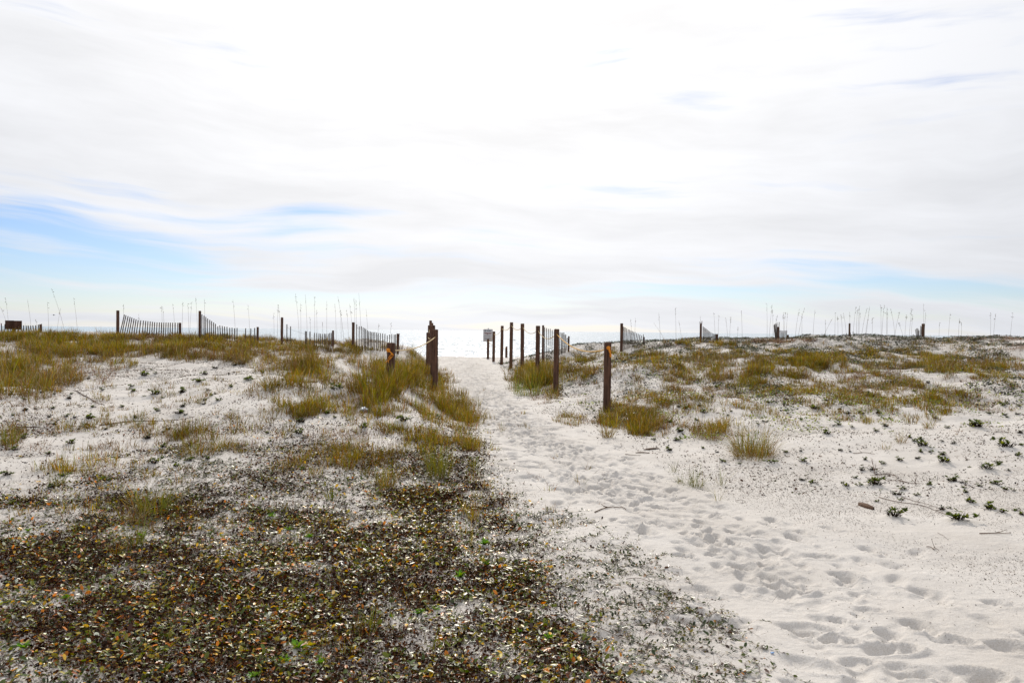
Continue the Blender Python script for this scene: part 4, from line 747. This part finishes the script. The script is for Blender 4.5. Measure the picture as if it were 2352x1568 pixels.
for (cr, cx, cy, hp, n, sp_, lb, st, wi, lm) in [
 (cB, 1590, 690, 105, 420, .26, 'largest golden grass tuft where the dune meets the bare sand slope', 'gold', False, 1.2), (cB, 1545, 640, 70, 220, .2, 'bright green grass blades at the edge of the largest tuft', 'green', False, 1.2), (cB, 1670, 660, 50, 160, .16, 'rusty brown grass tuft hugging the largest tuft', 'gold', False, 1.8),
 (cB, 1045, 965, 62, 90, .07, 'wiry green grass tuft alone on sand beside the footprints', 'green', True, 1.6), (cB, 945, 935, 42, 70, .08, 'low wiry tuft joined to the lone green one', 'green', True, 1.8), (cB, 1290, 950, 60, 26, .05, 'thin spindly grass stalks with one tall straight stem', 'green', True, 1.2), (cB, 1250, 1085, 62, 16, .03, 'few long green blades arching from one brown root', 'green', True, 2.4), (cB, 830, 820, 38, 26, .05, 'small faint tuft uphill of the lone wiry one', 'green', True, 1.3),
 (cB, 200, 495, 66, 120, .08, 'upright green gold tuft before the foot of the orange knotted post', 'gold', False, 1), (cB, 510, 470, 44, 120, .12, 'golden tuft on the dune toe two paces past the orange knotted post', 'gold', False, 1.2), (cB, 1190, 510, 48, 130, .12, 'golden tuft with grey dead base at the middle of the dune toe', 'gold', False, 1.1), (cB, 1080, 500, 34, 90, .1, 'short reddish tuft with grey dead base on the dune toe', 'gold', False, 1.3),
 (cA, 1200, 530, 44, 70, .07, 'pale spindly tuft on the speckled sand slope', 'gold', True, 1), (cA, 1060, 590, 26, 40, .06, 'small pale tuft just below the spindly one on the slope', 'gold', True, 1.1),
 (cC, 1390, 575, 60, 260, .22, 'full golden tuft with dark base on the grassy hump', 'gold', False, 1), (cC, 1545, 545, 46, 170, .16, 'golden tuft with grey curls beside the dark based one', 'gold', False, 1.2), (cC, 955, 375, 34, 50, .07, 'bright spreading tuft alone on the white dune slope', 'green', False, 1.2), (cC, 1060, 375, 34, 36, .05, 'thin upright tuft next to the bright spreading one', 'gold', False, .8), (cC, 1235, 480, 40, 40, .05, 'slim upright tuft at the rim of the dune slope', 'gold', False, .7), (cC, 55, 520, 56, 130, .1, 'tall green tuft cut by the picture edge on the dune slope', 'green', False, .9),
 (cE2, 1095, 785, 105, 150, .12, 'tall slender tuft with white arching dead blades above the leaf mat', 'green', False, .8), (cE2, 330, 710, 62, 60, .06, 'slim green gold tuft in brown litter', 'gold', False, .8), (cE2, 655, 870, 66, 110, .09, 'reddish based golden tuft at the upper rim of the leaf mat', 'gold', False, .9), (cE2, 190, 965, 46, 40, .04, 'yellow green tuft in the dark leaf mat', 'green', False, .7), (cE2, 1400, 695, 44, 46, .05, 'fresh green tuft close to the path edge', 'green', False, .8), (cE2, 1380, 1140, 60, 24, .03, 'thin yellow stem tuft near the sand path rim', 'gold', False, .7),
 (cC, 1080, 1000, 90, 130, .14, 'tall bright grass tuft rising out of the brown mat', 'green', False, .9), (cD, 1140, 325, 84, 60, .05, 'tall green tuft with curled dead blades on the dark mat', 'green', False, .8), (cD, 990, 405, 50, 22, .02, 'narrow upright yellow tuft standing on dark litter', 'gold', False, .5), (cC, 400, 800, 50, 60, .07, 'leafy green tuft among grey litter near the picture edge', 'green', False, .9), (cC, 590, 730, 30, 40, .05, 'small golden tuft in grey brown litter', 'gold', False, .9),
 (cE, 1640, 290, 44, 20, .02, 'orange stemmed upright tuft on the leaf mat', 'gold', False, .5), (cE, 760, 1060, 96, 34, .06, 'sprawling green and rust weed in the creeping mat', 'green', True, 1.4), (cE, 590, 1230, 60, 30, .03, 'rust coloured upright stems in the creeping mat', 'gold', True, .7), (cE, 1300, 1200, 70, 20, .04, 'forked rusty grass stems with yellow tips in the mat', 'gold', True, 1.2), (cE, 1510, 1100, 50, 18, .03, 'pale tan stems near the orange leaves in the mat', 'gold', True, .9)]:
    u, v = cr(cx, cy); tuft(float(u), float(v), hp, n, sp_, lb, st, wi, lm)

# ------------------------------------------------------------------ small dune plants: leaves and stems, copied
def plant_proto(kind, seed):
    global rng
    old = rng; rng = np.random.default_rng(seed); e = empty('dune_plant' if kind != 'sprout' else 'leafy_sprout', (0, 0, 0)); nl = {'shrub': 46, 'dark': 14, 'sprout': 15}[kind]
    if kind == 'sprout':
        a = np.linspace(0, 2 * PI, nl, endpoint=False) + rng.normal(0, .3, nl); P = np.zeros((nl, 3)); P[:, 2] = .12
        col = pick([(.10, .26, .015), (.17, .32, .02), (.22, .30, .03)], nl); g = leaves(P, rng.uniform(.6, 1.0, nl), rng.uniform(.22, .34, nl), rng.normal(0, .3, nl), a, rng.uniform(.1, .3, nl), col, rng.uniform(.25, 1.3, nl))
        fastmesh('leaves', g[0], g[1], None, M_green, g[3], parent=e)
        s_ = blades(np.zeros((8, 3)), rng.uniform(.3, .6, 8), np.full(8, .07), rng.uniform(0, 6, 8), np.full(8, .4), np.full(8, .1), pick([(.12, .04, .02)], 8), pick([(.12, .08, .02)], 8)); fastmesh('stem', s_[0], s_[1], s_[2], M_litter, s_[3], parent=e)
    else:
        ns = 90 if kind == 'dark' else 60; a = rng.uniform(0, 2 * PI, ns); r = rng.random(ns) * .42; P = np.stack([r * np.cos(a), r * np.sin(a), np.zeros(ns)], -1)
        s_ = blades(P, rng.uniform(.35, .95 if kind == 'dark' else .8, ns) * (1.1 - r), rng.uniform(.05, .12, ns), a, np.clip(rng.normal(.45, .2, ns), 0, .9), rng.uniform(0, .4, ns), pick([(.03, .018, .013), (.05, .03, .02), (.02, .02, .015)], ns), pick([(.05, .03, .02), (.035, .035, .018), (.02, .018, .014)], ns))
        fastmesh('stems', s_[0], s_[1], s_[2], M_litter, s_[3], parent=e)
        k = max(3, nl // 7); C0 = np.stack([rng.normal(0, .33, k), rng.normal(0, .28, k), rng.uniform(.25, .65, k)], -1); idx = rng.integers(0, k, nl); a = rng.uniform(0, 2 * PI, nl)
        col = pick([(.075, .11, .012), (.13, .18, .016), (.05, .07, .010), (.20, .22, .02)] if kind == 'shrub' else [(.03, .045, .012), (.10, .12, .03)], nl)
        g = leaves(C0[idx], rng.uniform(.24, .42, nl), rng.uniform(.12, .2, nl), rng.normal(0, .4, nl), a, rng.uniform(.05, .3, nl), col, rng.uniform(-.1, 1.4, nl)); fastmesh('leaves', g[0], g[1], None, M_green, g[3], parent=e)
    rng = old; return e
protos = {'shrub': [plant_proto('shrub', 900 + k) for k in range(6)], 'dark': [plant_proto('dark', 950 + k) for k in range(4)], 'sprout': [plant_proto('sprout', 980 + k) for k in range(4)]}
used = set()
def put_plant(kind, u, v, wpx, label, group, cat):
    p = gp(u, v); src = protos[kind][int(rng.integers(len(protos[kind])))]
    if src.name in used:
        o = src.copy(); C.objects.link(o)
        for ch in src.children: c_ = ch.copy(); C.objects.link(c_); c_.parent = o
    else: o = src; used.add(src.name)
    s_ = wpx * p[1] / F * (.76 if kind != 'sprout' else .62); o.location = (p[0], p[1], p[2] - .004 - .04 * s_); o.rotation_euler = (0, 0, float(rng.uniform(0, 6.28))); o.scale = (s_ * rng.uniform(.9, 1.15), s_, s_ * rng.uniform(.75, 1.1))
    MOUND.append((p[0], p[1], s_, o)); tag(o, label, cat, group); return o
MOUND = []
PA = [(400, 235, 90), (275, 325, 40), (515, 460, 80), (625, 370, 50), (755, 390, 40), (975, 430, 50), (840, 270, 60), (995, 265, 60), (1100, 315, 30), (-1060, 385, 60), (1285, 490, 50), (1325, 520, 50), (1405, 575, 110), (1388, 625, 50), (-1690, 540, 45), (1590, 655, 70), (1610, 735, 120), (1195, 705, 70), (870, 700, 45), (-640, 610, 50), (-730, 620, 30), (135, 625, 55), (-272, 615, 35), (290, 715, 80), (-1360, 680, 50), (780, 860, 45), (390, 920, 80), (-285, 890, 60), (695, 950, 70), (815, 945, 70), (960, 950, 140), (1030, 975, 40), (1230, 985, 70), (-1165, 1030, 80), (1210, 1070, 50), (1350, 1030, 60), (975, 1090, 50), (1465, 930, 60), (1685, 910, 100), (1940, 950, 60), (1790, 960, 45), (1810, 1005, 50), (1850, 1105, 90), (2000, 790, 140), (2185, 590, 150), (2290, 660, 60), (2320, 560, 60), (-2315, 450, 50), (1900, 400, 130), (2085, 930, 90), (2180, 975, 60), (2030, 1175, 130), (2145, 1195, 80), (2270, 1170, 60), (2330, 1210, 60), (-1590, 1160, 60), (1660, 1150, 50), (-2255, 990, 40), (1140, 1245, 150), (1250, 1260, 40), (1740, 1270, 170), (2160, 200, 60), (-2195, 180, 50), (-2290, 270, 40), (20, 740, 50), (-845, 790, 50), (-930, 790, 60), (-705, 270, 60), (-380, 60, 60), (-140, 140, 50), (-930, 120, 70)]
PB = [(1735, 170, 60), (1120, 275, 80), (860, 535, 80), (790, 630, 70), (1110, 605, 40), (-1245, 640, 40), (1305, 735, 70), (895, 450, 90), (800, 365, 70), (-1075, 210, 50), (1050, 340, 50), (640, 525, 50), (1460, 755, 40), (1770, 755, 90), (-1200, 115, 40), (1640, 115, 40), (945, 220, 50), (-1350, 280, 30)]
PC = [(1000, 50, 60), (1080, 25, 30), (910, 120, 40), (925, 158, 50), (1080, 175, 80), (1265, 165, 60), (1380, 85, 60), (1720, 80, 60), (1510, 215, 40), (1240, 305, 60), (1095, 290, 40), (840, 260, 40), (650, 260, 40), (-270, 85, 50), (-175, 280, 45), (-75, 180, 40), (-245, 265, 25), (-340, 330, 30), (-480, 200, 40), (-375, 175, 25), (-615, 65, 30), (620, 345, 70), (600, 385, 40), (-545, 410, 30), (385, 380, 30), (110, 565, 60), (335, 590, 40), (50, 730, 70), (160, 480, 50), (490, 520, 60), (-1020, 485, 70), (-1130, 435, 30), (1060, 660, 80), (1310, 640, 60), (1220, 675, 50), (925, 645, 45), (1440, 625, 45), (1130, 540, 50), (-1150, 580, 25), (750, 780, 70), (355, 820, 60), (90, 945, 60), (-125, 880, 25), (435, 740, 60), (-1285, 315, 30), (1880, 495, 40), (2070, 450, 60), (-2080, 370, 70), (2330, 155, 60), (2105, 700, 50), (1880, 1015, 60), (-520, 330, 30), (-770, 255, 20), (-1410, 240, 28)]
PD = [(-325, 1000, 60), (210, 1065, 70), (150, 1150, 80), (-475, 1050, 25), (-530, 1040, 30), (685, 1145, 90), (845, 1040, 50), (-920, 950, 60), (-1090, 1090, 50), (-1470, 1045, 40), (1660, 1240, 90), (-330, 1270, 40), (-250, 1235, 50), (-390, 1320, 25), (-895, 870, 40), (-540, 960, 50)]
PE = [(1090, 300, 90), (800, 320, 110), (460, 370, 80), (240, 60, 110), (155, 250, 60)]
PF = [(1110, 95, 150), (1650, 110, 120)]
TL = [(2330, 'the picture edge'), (2100, 'the dry vines'), (1990, 'the driftwood'), (1740, 'the largest tuft'), (1600, 'the wiry tuft'), (1400, 'the knotted post'), (1160, 'the trampled path'), (900, 'the tailed post'), (835, 'the plastic scrap'), (520, 'the full tuft'), (330, 'the dead stalk'), (100, 'the grass bank')]
def size_word(w): return 'tiny' if w < 12 else ('small' if w < 20 else ('broad' if w < 34 else 'large'))
seen_l = defaultdict(int)
for cr, sc, lst, where in ((cA, 2.8753, PA, 'open sand'), (cB, 2.94, PB, 'dune toe'), (cC, 2.1382, PC, 'white dune'), (c2, 3.36, PD, 'upper dune'), (cE2, 2.6133, PE, 'sand above the mat')):
    for cx, cy, w in lst:
        kind = 'dark' if cx < 0 else 'shrub'; u, v = cr(abs(cx), cy); wp = w / sc / 1.4107; nl_ = min(TL, key=lambda q: abs(q[0] - u))[1]
        hi = 'high' if v < 960 else ('midway' if v < 1040 else 'low')
        look = 'blackish bare stemmed' if kind == 'dark' else ('dark green leafy' if wp > 14 else 'green tipped')
        put_plant(kind, float(u), float(v), wp * 1.1, ' '.join(f'{size_word(wp)} {look} plant {hi} on the {where} near {nl_}'.split()[:99]), 'small dark plants rooted in the sand', 'plant')
er = np.random.default_rng(77)
for k in range(110):
    side_ = k % 5 < 3; u = float(er.uniform(1480, 2350) if side_ else er.uniform(0, 800)); v = float(er.uniform(870, 1130) if side_ else er.uniform(840, 1010))
    if side_ and (v > 900 + (u - 1400) * .28): continue
    wp = float(er.uniform(5, 13)) * (1 + (v - 900) / 400); kind = 'dark' if er.random() < .35 else 'shrub'; nl_ = min(TL, key=lambda q: abs(q[0] - u))[1]
    put_plant(kind, u, v, wp, f'tiny {"dark stubby" if kind == "dark" else "low green"} seedling {"high" if v < 930 else ("midway" if v < 1020 else "low")} on the {"speckled dune" if side_ else "pale dune"} near {nl_}', 'tiny seedlings scattered between the plants', 'plant')
SPR = [(cD, [(855, 610, 50), (655, 810, 60), (555, 770, 80), (480, 855, 60), (1790, 1100, 80), (200, 1190, 140), (2085, 800, 60), (2150, 1440, 120), (2300, 80, 90), (240, 190, 60), (1200, 240, 90)]), (cE, [(265, 255, 90), (1545, 590, 130), (1780, 480, 90), (1750, 310, 110), (655, 520, 80), (170, 1190, 170), (60, 1310, 120), (360, 1320, 100), (1200, 890, 110), (1180, 365, 60), (2050, 1060, 80), (2290, 1120, 110), (1340, 860, 90), (1100, 860, 40), (965, 915, 60), (200, 460, 50), (90, 190, 80)])]
SW = [(1110, 'the pale bark'), (700, 'its centre'), (300, 'its sparse side'), (60, 'the picture edge'), (1240, 'its sandy rim')]
for cr, lst in SPR:
    for cx, cy, w in lst:
        u, v = cr(cx, cy); wp = w / 2.6133 / 1.4107; nl_ = min(SW, key=lambda q: abs(q[0] - u))[1]; rw = 'at the upper part of' if v < 1260 else ('midway in' if v < 1420 else 'at the lower rim of')
        put_plant('sprout', float(u), float(v), wp * 1.05, f'{"tiny" if wp < 18 else ("small" if wp < 28 else "large")} bright green sprout {rw} the leaf mat near {nl_}', 'bright green sprouts in the leaf mat', 'plant')

# sand drifted up round each rooted plant
mx_, my_, ms_ = (np.array([q[k] for q in MOUND]) for k in range(3))
for gn in ('ground', 'path'):
    me = bpy.data.objects[gn].data; co_ = np.empty(len(me.vertices) * 3, np.float32); me.vertices.foreach_get('co', co_); co_ = co_.reshape(-1, 3)
    order = np.argsort(co_[:, 1]); yv = co_[order, 1]
    for x, y, s_ in zip(mx_, my_, ms_):
        rr = max(s_ * 1.0, .03); i0, i1 = np.searchsorted(yv, [y - 3 * rr, y + 3 * rr]); ix = order[i0:i1]; d2 = (co_[ix, 0] - x) ** 2 + ((co_[ix, 1] - y) / 1.1) ** 2; co_[ix, 2] += .30 * min(s_, .16) * np.exp(-d2 / rr ** 2)
    me.vertices.foreach_set('co', co_.ravel()); me.update()
for x, y, s_, o in MOUND: o.location.z += .24 * min(s_, .16)

# ------------------------------------------------------------------ sticks, stems and scraps
def on_ground(cr, pts, lift=.008, n=16):
    U, Vv = cr(np.array([p[0] for p in pts]), np.array([p[1] for p in pts])); G = np.array([gp(a, b) for a, b in zip(U, Vv)]); f = np.linspace(0, 1, n); k = np.linspace(0, 1, len(G))
    P = np.stack([np.interp(f, k, G[:, 0]), np.interp(f, k, G[:, 1])], -1)
    for _ in range(2): P[1:-1] = (P[:-2] + 2 * P[1:-1] + P[2:]) / 4
    return np.concatenate([P, (hgt(P[:, 0], P[:, 1]) + lift)[:, None]], 1)
def stick(name, cr, pts, r, label, cat='stick', m=None, lift=.008, twigs_=0):
    P = on_ground(cr, pts, lift); L0 = P[0].copy(); parts = [tube(P - L0, np.linspace(r, r * .5, len(P)) * .75, 6)]
    for k in range(twigs_):
        q = P[int(rng.integers(2, len(P) - 2))] - L0; d = rng.normal(0, 1, 3) * np.array([1, 1, .4]); d[2] = abs(d[2]); d /= np.linalg.norm(d); parts.append(tube(np.array([q, q + d * .05, q + d * .09 + np.array([0, 0, .01])]), [r * .6, r * .4, r * .3], 5))
    o = solid(name, parts, m or M_drift, smooth=True); o.location = tuple(L0); tag(o, label, cat); return o
stick('fallen_stalk', cC, [(150, 122), (300, 132), (420, 140), (540, 160), (640, 200), (710, 238)], .016, 'long pale dead stem curving down the white dune slope', 'stem', lift=.012)
stick('fallen_stalk', cC, [(690, 385), (860, 360), (1000, 352), (1200, 345), (1350, 322)], .010, 'thin dead stem running under the bright spreading tuft', 'stem')
stick('fallen_stalk', cC, [(110, 393), (220, 396), (305, 402)], .010, 'short straight dead stem low on the white dune near the picture edge', 'stem')
stick('stick', cB, [(80, 1212), (160, 1175), (240, 1155), (330, 1158), (380, 1172)], .007, 'dark curved stick lying across the trampled path edge', twigs_=2)
stick('stick', cG, [(1880, 228), (2020, 218), (2165, 220)], .006, 'straight reddish brown stick on bare sand with a lump at its middle', twigs_=1)
stick('twig', cG, [(1400, 338), (1440, 350), (1475, 380), (1462, 350), (1515, 372)], .004, 'small black hooked twig on bare sand', 'twig', twigs_=1)
stick('twig', cG, [(1500, 215), (1560, 245), (1600, 290)], .002, 'hair thin bent twig on sand above the hooked one', 'twig')
stick('twig', cB, [(1420, 1100), (1470, 1092), (1530, 1108), (1480, 1122), (1425, 1108)], .003, 'thin looped twig on sand past the lone wiry tuft', 'twig')
stick('dry_vine', cA, [(1000, 1045), (1160, 1078), (1290, 1098), (1420, 1122), (1480, 1145), (1620, 1200)], .005, 'long dry runner stretched straight down the sand slope', 'vine', twigs_=3)
stick('dry_vine', cA, [(1210, 1040), (1330, 1075), (1480, 1115), (1600, 1162)], .004, 'second dry runner arching beside the long straight one', 'vine', twigs_=2)
stick('dry_vine', cA, [(960, 840), (1040, 815), (1130, 825), (1180, 860), (1160, 885), (1080, 888), (980, 850)], .005, 'dead vine forming a closed loop on the sand', 'vine', twigs_=7)
stick('dry_vine', cA, [(960, 860), (950, 790), (925, 700)], .006, 'knobbly dead vine standing up beside the looped one', 'vine', twigs_=6, lift=.05)
stick('dry_vine', cA, [(970, 865), (940, 895), (850, 905)], .005, 'short dead vine trailing downhill from the loop', 'vine', twigs_=4)
stick('dry_vine', cA, [(1180, 880), (1290, 905), (1420, 915)], .005, 'dead vine trailing sideways from the loop across open sand', 'vine', twigs_=5)
stick('dry_vine', cA, [(760, 625), (860, 625), (960, 638)], .006, 'dead vine half buried under the blackish plant', 'vine', twigs_=2)
stick('stick', cA, [(1080, 955), (1140, 958), (1210, 962)], .004, 'pale straight stick between two dark green plants')
stick('stick', cD, [(425, 1462), (520, 1380), (605, 1308)], .004, 'pale straight stick slanting over the dark leaf mat near the bottom edge')
stick('stick', cD, [(1962, 1452), (1995, 1380), (1992, 1305)], .004, 'pale curved stick upright in the leaf mat at the bottom edge')
stick('runner', crop(1700, 1650, 2.6133), [(860, 590), (960, 580), (1060, 625), (1160, 665), (1280, 720)], .003, 'thin reddish runner arching over sand at the mat fringe', 'runner')
stick('runner', crop(1700, 1650, 2.6133), [(1115, 990), (1120, 900), (1200, 850), (1300, 842), (1420, 850), (1560, 880), (1700, 920)], .003, 'long curved runner hooking across the sparse fringe', 'runner')
stick('runner', crop(1700, 1650, 2.6133), [(420, 930), (560, 990), (760, 1050), (940, 1130), (1110, 1190)], .003, 'reddish runner crossing the sparse leafy fringe', 'runner')
stick('stick', cE2, [(1545, 495), (1600, 498), (1640, 496)], .006, 'dark short stick poking onto the path from the grassy edge')
stick('stick', cB, [(370, 660), (440, 662), (520, 668)], .006, 'flat pale stick on sand below the dune toe')
def flake(name, cr, x0, y0, x1, y1, wid, m, label, cat, thick=.006):
    A, B = [gp(*cr(a, b)) for a, b in ((x0, y0), (x1, y1))]; d = B - A; n = 9; f = np.linspace(0, 1, n); r = np.random.default_rng(int(x0)); w = wid * np.sin(PI * (f * .9 + .05)) ** .6 * (1 + r.normal(0, .12, n)); s_ = np.array([-d[1], d[0], 0]); s_ /= np.linalg.norm(s_)
    V = []
    for k in range(n):
        c = A + d * f[k]; g = float(hgt(c[0], c[1])) + .006 + .01 * math.sin(PI * f[k]) - A[2]; c = c - A
        for sgn, dz in ((-1, 0), (-.4, thick), (.4, thick), (1, 0)): V.append([c[0] + s_[0] * w[k] * sgn, c[1] + s_[1] * w[k] * sgn, g + dz])
    V = np.array(V); V2 = V.copy(); V2[:, 2] -= thick; N = len(V); q = []
    for k in range(n - 1):
        for j in range(3): a_ = k * 4 + j; q.append([a_, a_ + 1, a_ + 5, a_ + 4]); q.append([N + a_, N + a_ + 4, N + a_ + 5, N + a_ + 1])
        for j in (0, 3): a_ = k * 4 + j; q.append([a_, a_ + 4, N + a_ + 4, N + a_])
    o = fastmesh(name, np.concatenate([V, V2]), q, None, m); o.location = tuple(A); tag(o, label, cat); return o
flake('driftwood', cA, 812, 1104, 952, 1156, .028, M_drift, 'brown pointed driftwood flake on the smooth sand slope', 'driftwood', .02)
M_bark = flat('pale_bark', (0.33, 0.30, 0.27), 0.8, 80, .3)
flake('bark_piece', cE, 1040, 240, 1210, 325, .02, M_bark, 'pale grey curved piece of bark in the leaf mat', 'bark', .006)
flake('dead_leaf', cB, 470, 640, 600, 645, .03, M_drift, 'brown flat dead leaf lying below the dune toe', 'leaf', .004)
flake('dead_leaf', cB, 545, 615, 690, 600, .035, M_drift, 'rusty dead leaf leaning on a dark root at the dune toe', 'leaf', .004)
def scrap(name, u, v, size, m, label, seed, zs=.5):
    p = gp(u, v); r = np.random.default_rng(seed); n, mrows = 12, 7; V = []
    for j in range(mrows):
        ph = PI * (j + .5) / mrows
        for i in range(n):
            a = 2 * PI * i / n; k = 1 + r.normal(0, .16); V.append([size * k * math.sin(ph) * math.cos(a), size * k * .7 * math.sin(ph) * math.sin(a), size * zs * (1 + math.cos(ph)) * k * .5 + .003])
    q = [[j * n + i, j * n + (i + 1) % n, (j + 1) * n + (i + 1) % n, (j + 1) * n + i] for j in range(mrows - 1) for i in range(n)]; V += [[0, 0, size * zs], [0, 0, 0]]
    t = [[(i + 1) % n, i, mrows * n] for i in range(n)] + [[(mrows - 1) * n + i, (mrows - 1) * n + (i + 1) % n, mrows * n + 1] for i in range(n)]
    o = fastmesh(name, np.array(V), q, t, m); o.location = tuple(p); o.rotation_euler = (0, .15, r.uniform(0, 3)); tag(o, label, 'litter'); return o
scrap('plastic_scrap', 834, 946, .062, M_plastic, 'crumpled clear plastic scrap on sand below the grass', 4, 1.1)
scrap('plastic_scrap', 1774, 1503, .011, M_blue, 'tiny bright blue plastic scrap at the fringe tip beside the path', 6, .5)
# two birds far off over the water
def bird(u, v, y, span, label):
    c = at(u, v, y); e = empty('bird', tuple(c)); tag(e, label, 'bird')
    solid('body', tube(np.array([[0, -.5, 0], [0, -.25, .02], [0, .1, .03], [0, .4, 0], [0, .6, -.02]]) * span * .5, np.array([.02, .09, .11, .06, .01]) * span, 8), M_bird, e, True)
    for sg in (-1, 1):
        P = np.array([[0, .12, .03], [.45, .22, .16], [1, -.05, .10], [.45, -.05, .15], [0, -.12, .03]]) * np.array([sg, 1, 1]) * span * .5; top = P + np.array([0, 0, .012 * span]); V = np.concatenate([P, top])
        fastmesh('wing', V, [[0, 1, 3, 4], [5, 9, 8, 6], [0, 5, 6, 1], [4, 3, 8, 9], [0, 4, 9, 5], [3, 2, 7, 8], [1, 6, 7, 2]], [[1, 2, 3], [6, 8, 7]], M_bird, parent=e)
bird((1540 + 493 / 3.92) / 1.4107, (1000 + 400 / 3.92) / 1.4107, 160, 1.1, 'tiny grey bird skimming the sea between the walkway posts')
bird((585 / 3.36) / 1.4107, (900 + 405 / 3.36) / 1.4107, 140, .9, 'tiny pale bird in the sky past the wooden board')
for grp in protos.values():       # prototypes that found no spot
    for o in grp:
        if o.name not in used:
            for ch in list(o.children): bpy.data.objects.remove(ch)
            bpy.data.objects.remove(o)
